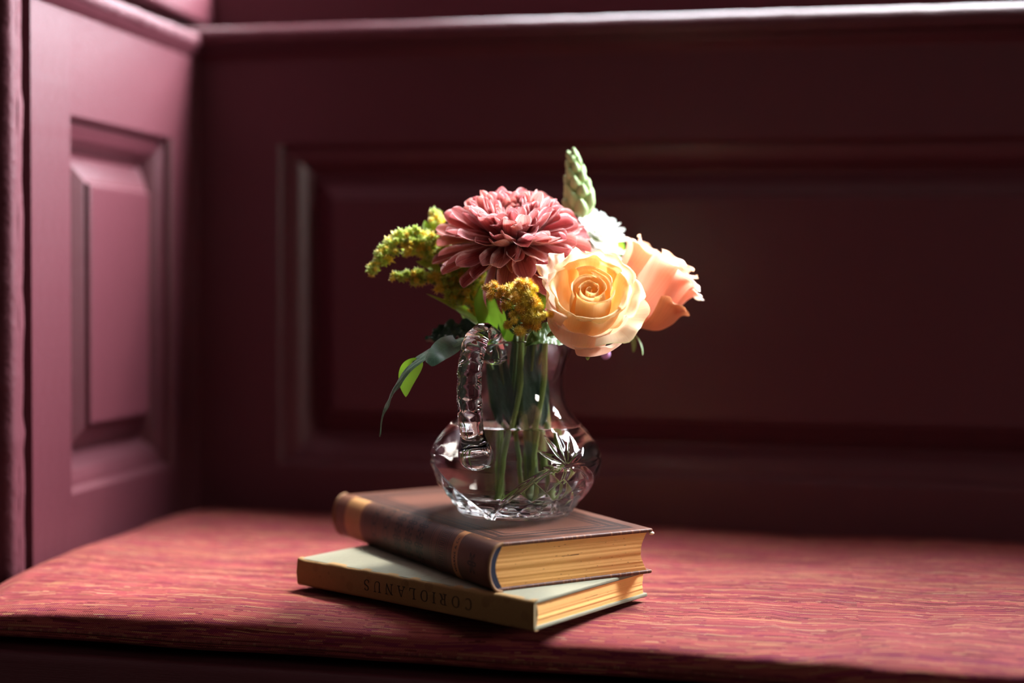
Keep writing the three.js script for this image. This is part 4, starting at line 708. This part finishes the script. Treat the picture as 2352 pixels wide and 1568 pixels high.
{
  const f = thing('chrysanthemum_leaf', 'long grey-green lobed leaf arching over the handle and drooping beside the jug', 'leaf', inJug(towardAz - 0.6, 0.018, 0.09));
  const P = [[1165, 790, 0.822], [1120, 774, 0.816], [1060, 780, 0.806], [1000, 800, 0.794], [945, 838, 0.787], [905, 893, 0.790], [880, 950, 0.795], [872, 1003, 0.800]].map((q) => at(...q));
  const upn = (s) => dirOf(lerp(-0.10, -0.70, smoothstep(s, 0.2, 0.8)), lerp(1, 0.62, smoothstep(s, 0.25, 0.9)), lerp(0.42, 0.30, s));
  blade(f, P, 0.0060, upn, dusty, { name: 'blade', nv: 60, nu: 14, cup: -0.16, wave: 0.0006, width: (s, k) => (0.30 + 0.75 * Math.pow(Math.sin(Math.PI * clamp(s * 0.97 + 0.02, 0, 1)), 0.7)) * Math.pow(Math.max(0, 1 - Math.pow(s, 9)), 0.5) * (0.85 + 0.15 * Math.sin(s * 40)) });
  // two lobes: one rounded towards the room, one pointed hanging behind, lit through
  blade(f, [at(1050, 784, 0.802), at(1022, 800, 0.790), at(1000, 818, 0.782), at(984, 836, 0.780)], 0.0056, dirOf(0.35, 0.55, 0.75), darkLeaf, { name: 'lobe', cup: 0.18, width: (s) => 0.35 + 0.75 * Math.pow(Math.max(0, Math.sin(Math.PI * (0.12 + 0.875 * s))), 0.6) * (s < 0.98 ? 1 : 0.3) });
  blade(f, [at(962, 822, 0.790), at(945, 850, 0.796), at(935, 880, 0.800), at(932, 912, 0.802)], 0.0062, dirOf(-0.35, 0.2, -0.9), leafGreen, { name: 'lobe' });
  part(f, 'stem', tube([P[0], inJug(towardAz - 0.5, 0.0215, 0.1035), inJug(towardAz - 0.6, 0.015, 0.085), inJug(towardAz - 0.4, 0.010, 0.06)], 0.0012, 0.0010, 18, 6), stemDark);
}
{
  const f = thing('chrysanthemum_leaf', 'dark blue-green crinkled leaf lying behind the arching leaf', 'leaf', inJug(towardAz - 1.2, 0.018, 0.10));
  blade(f, [at(1150, 785, 0.828), at(1090, 766, 0.828), at(1030, 762, 0.830), at(978, 782, 0.832)], 0.0090, dirOf(-0.1, 0.75, 0.6), darkLeaf, { name: 'blade', wave: 0.003, seed: 4, nv: 40, nu: 14, width: (s) => Math.pow(Math.sin(Math.PI * Math.pow(s, 0.8)), 0.6) * (0.85 + 0.15 * Math.sin(s * 30)) });
  part(f, 'stem', tube([at(1150, 785, 0.828), inJug(towardAz - 1.2, 0.020, 0.1035), inJug(towardAz - 1.2, 0.015, 0.085)], 0.0012, 0.0010, 12, 6), stemDark);
}
{
  const f = thing('chrysanthemum_leaf', 'dark green leaf standing under the chrysanthemum head', 'leaf', inJug(towardAz, 0.010, 0.10));
  blade(f, [at(1186, 770, 0.830), at(1170, 700, 0.832), at(1158, 650, 0.832), at(1150, 615, 0.832)], 0.0062, dirOf(0.3, 0.1, 1), darkLeaf, { name: 'blade', wave: 0.001 });
  blade(f, [at(1225, 770, 0.838), at(1238, 710, 0.842), at(1248, 660, 0.845), at(1252, 622, 0.848)], 0.0052, dirOf(-0.5, 0.3, 0.8), darkLeaf, { name: 'blade', wave: 0.001 });
  for (const [az, r, a2, r2, w] of [[0.5, 0.016, 0.9, 0.010, 0.0050], [-0.6, 0.015, -0.2, 0.012, 0.0045], [1.5, 0.014, 1.2, 0.016, 0.0050], [2.6, 0.016, 2.9, 0.012, 0.0060], [-1.6, 0.014, -2.0, 0.010, 0.0050], [0.0, 0.008, 0.3, 0.004, 0.0048]]) blade(f, [inJug(towardAz + a2, r2, 0.050), inJug(towardAz + (az + a2) / 2, (r + r2) / 2, 0.070), inJug(towardAz + az, r, 0.090), inJug(towardAz + az, r * 1.25, 0.112)], w, dirOf(Math.sin(az) * 0.6, 0, 1), darkLeaf, { name: 'blade', wave: 0.0008, nv: 16 });
  part(f, 'stem', tube([at(1186, 770, 0.830), inJug(towardAz, 0.012, 0.1035), inJug(towardAz - 0.2, 0.010, 0.070)], 0.0012, 0.0010, 12, 6), stemDark);
}
{
  const f = thing('rose_leaf', 'green rose leaf with a pale edge curling over the jug rim', 'leaf', inJug(towardAz + 0.5, 0.018, 0.10));
  const lf = phy({ color: lin(0.09, 0.19, 0.03), roughness: 0.4, transmission: 0.3, thickness: 0, name: 'rose_leaf_green' });
  blade(f, [at(1300, 775, 0.812), at(1270, 768, 0.804), at(1236, 774, 0.798), at(1206, 794, 0.796)], 0.0072, dirOf(-0.1, 0.35, 0.95), lf, { name: 'blade', wave: 0.0012, nv: 30 });
  part(f, 'stem', tube([at(1300, 775, 0.812), inJug(towardAz + 0.6, 0.0215, 0.1035), inJug(towardAz + 0.6, 0.015, 0.085)], 0.0010, 0.0009, 12, 6), stemGreen);
}
{
  const f = thing('green_leaf', 'small rounded green leaf peeping out behind the white flower', 'leaf', at(1405, 600, 0.885));
  blade(f, [at(1395, 610, 0.885), at(1412, 585, 0.882), at(1424, 565, 0.880), at(1420, 545, 0.880)], 0.0042, dirOf(0.3, 0.5, 0.8), leafGreen, { name: 'blade' });
  part(f, 'stem', tube([at(1395, 610, 0.885), at(1370, 680, 0.875), inJug(towardAz + 2.6, 0.0215, 0.1035), inJug(towardAz + 2.6, 0.015, 0.085)], 0.0008, 0.0010, 18, 6), stemGreen);
}
renderer.render(scene, camera);
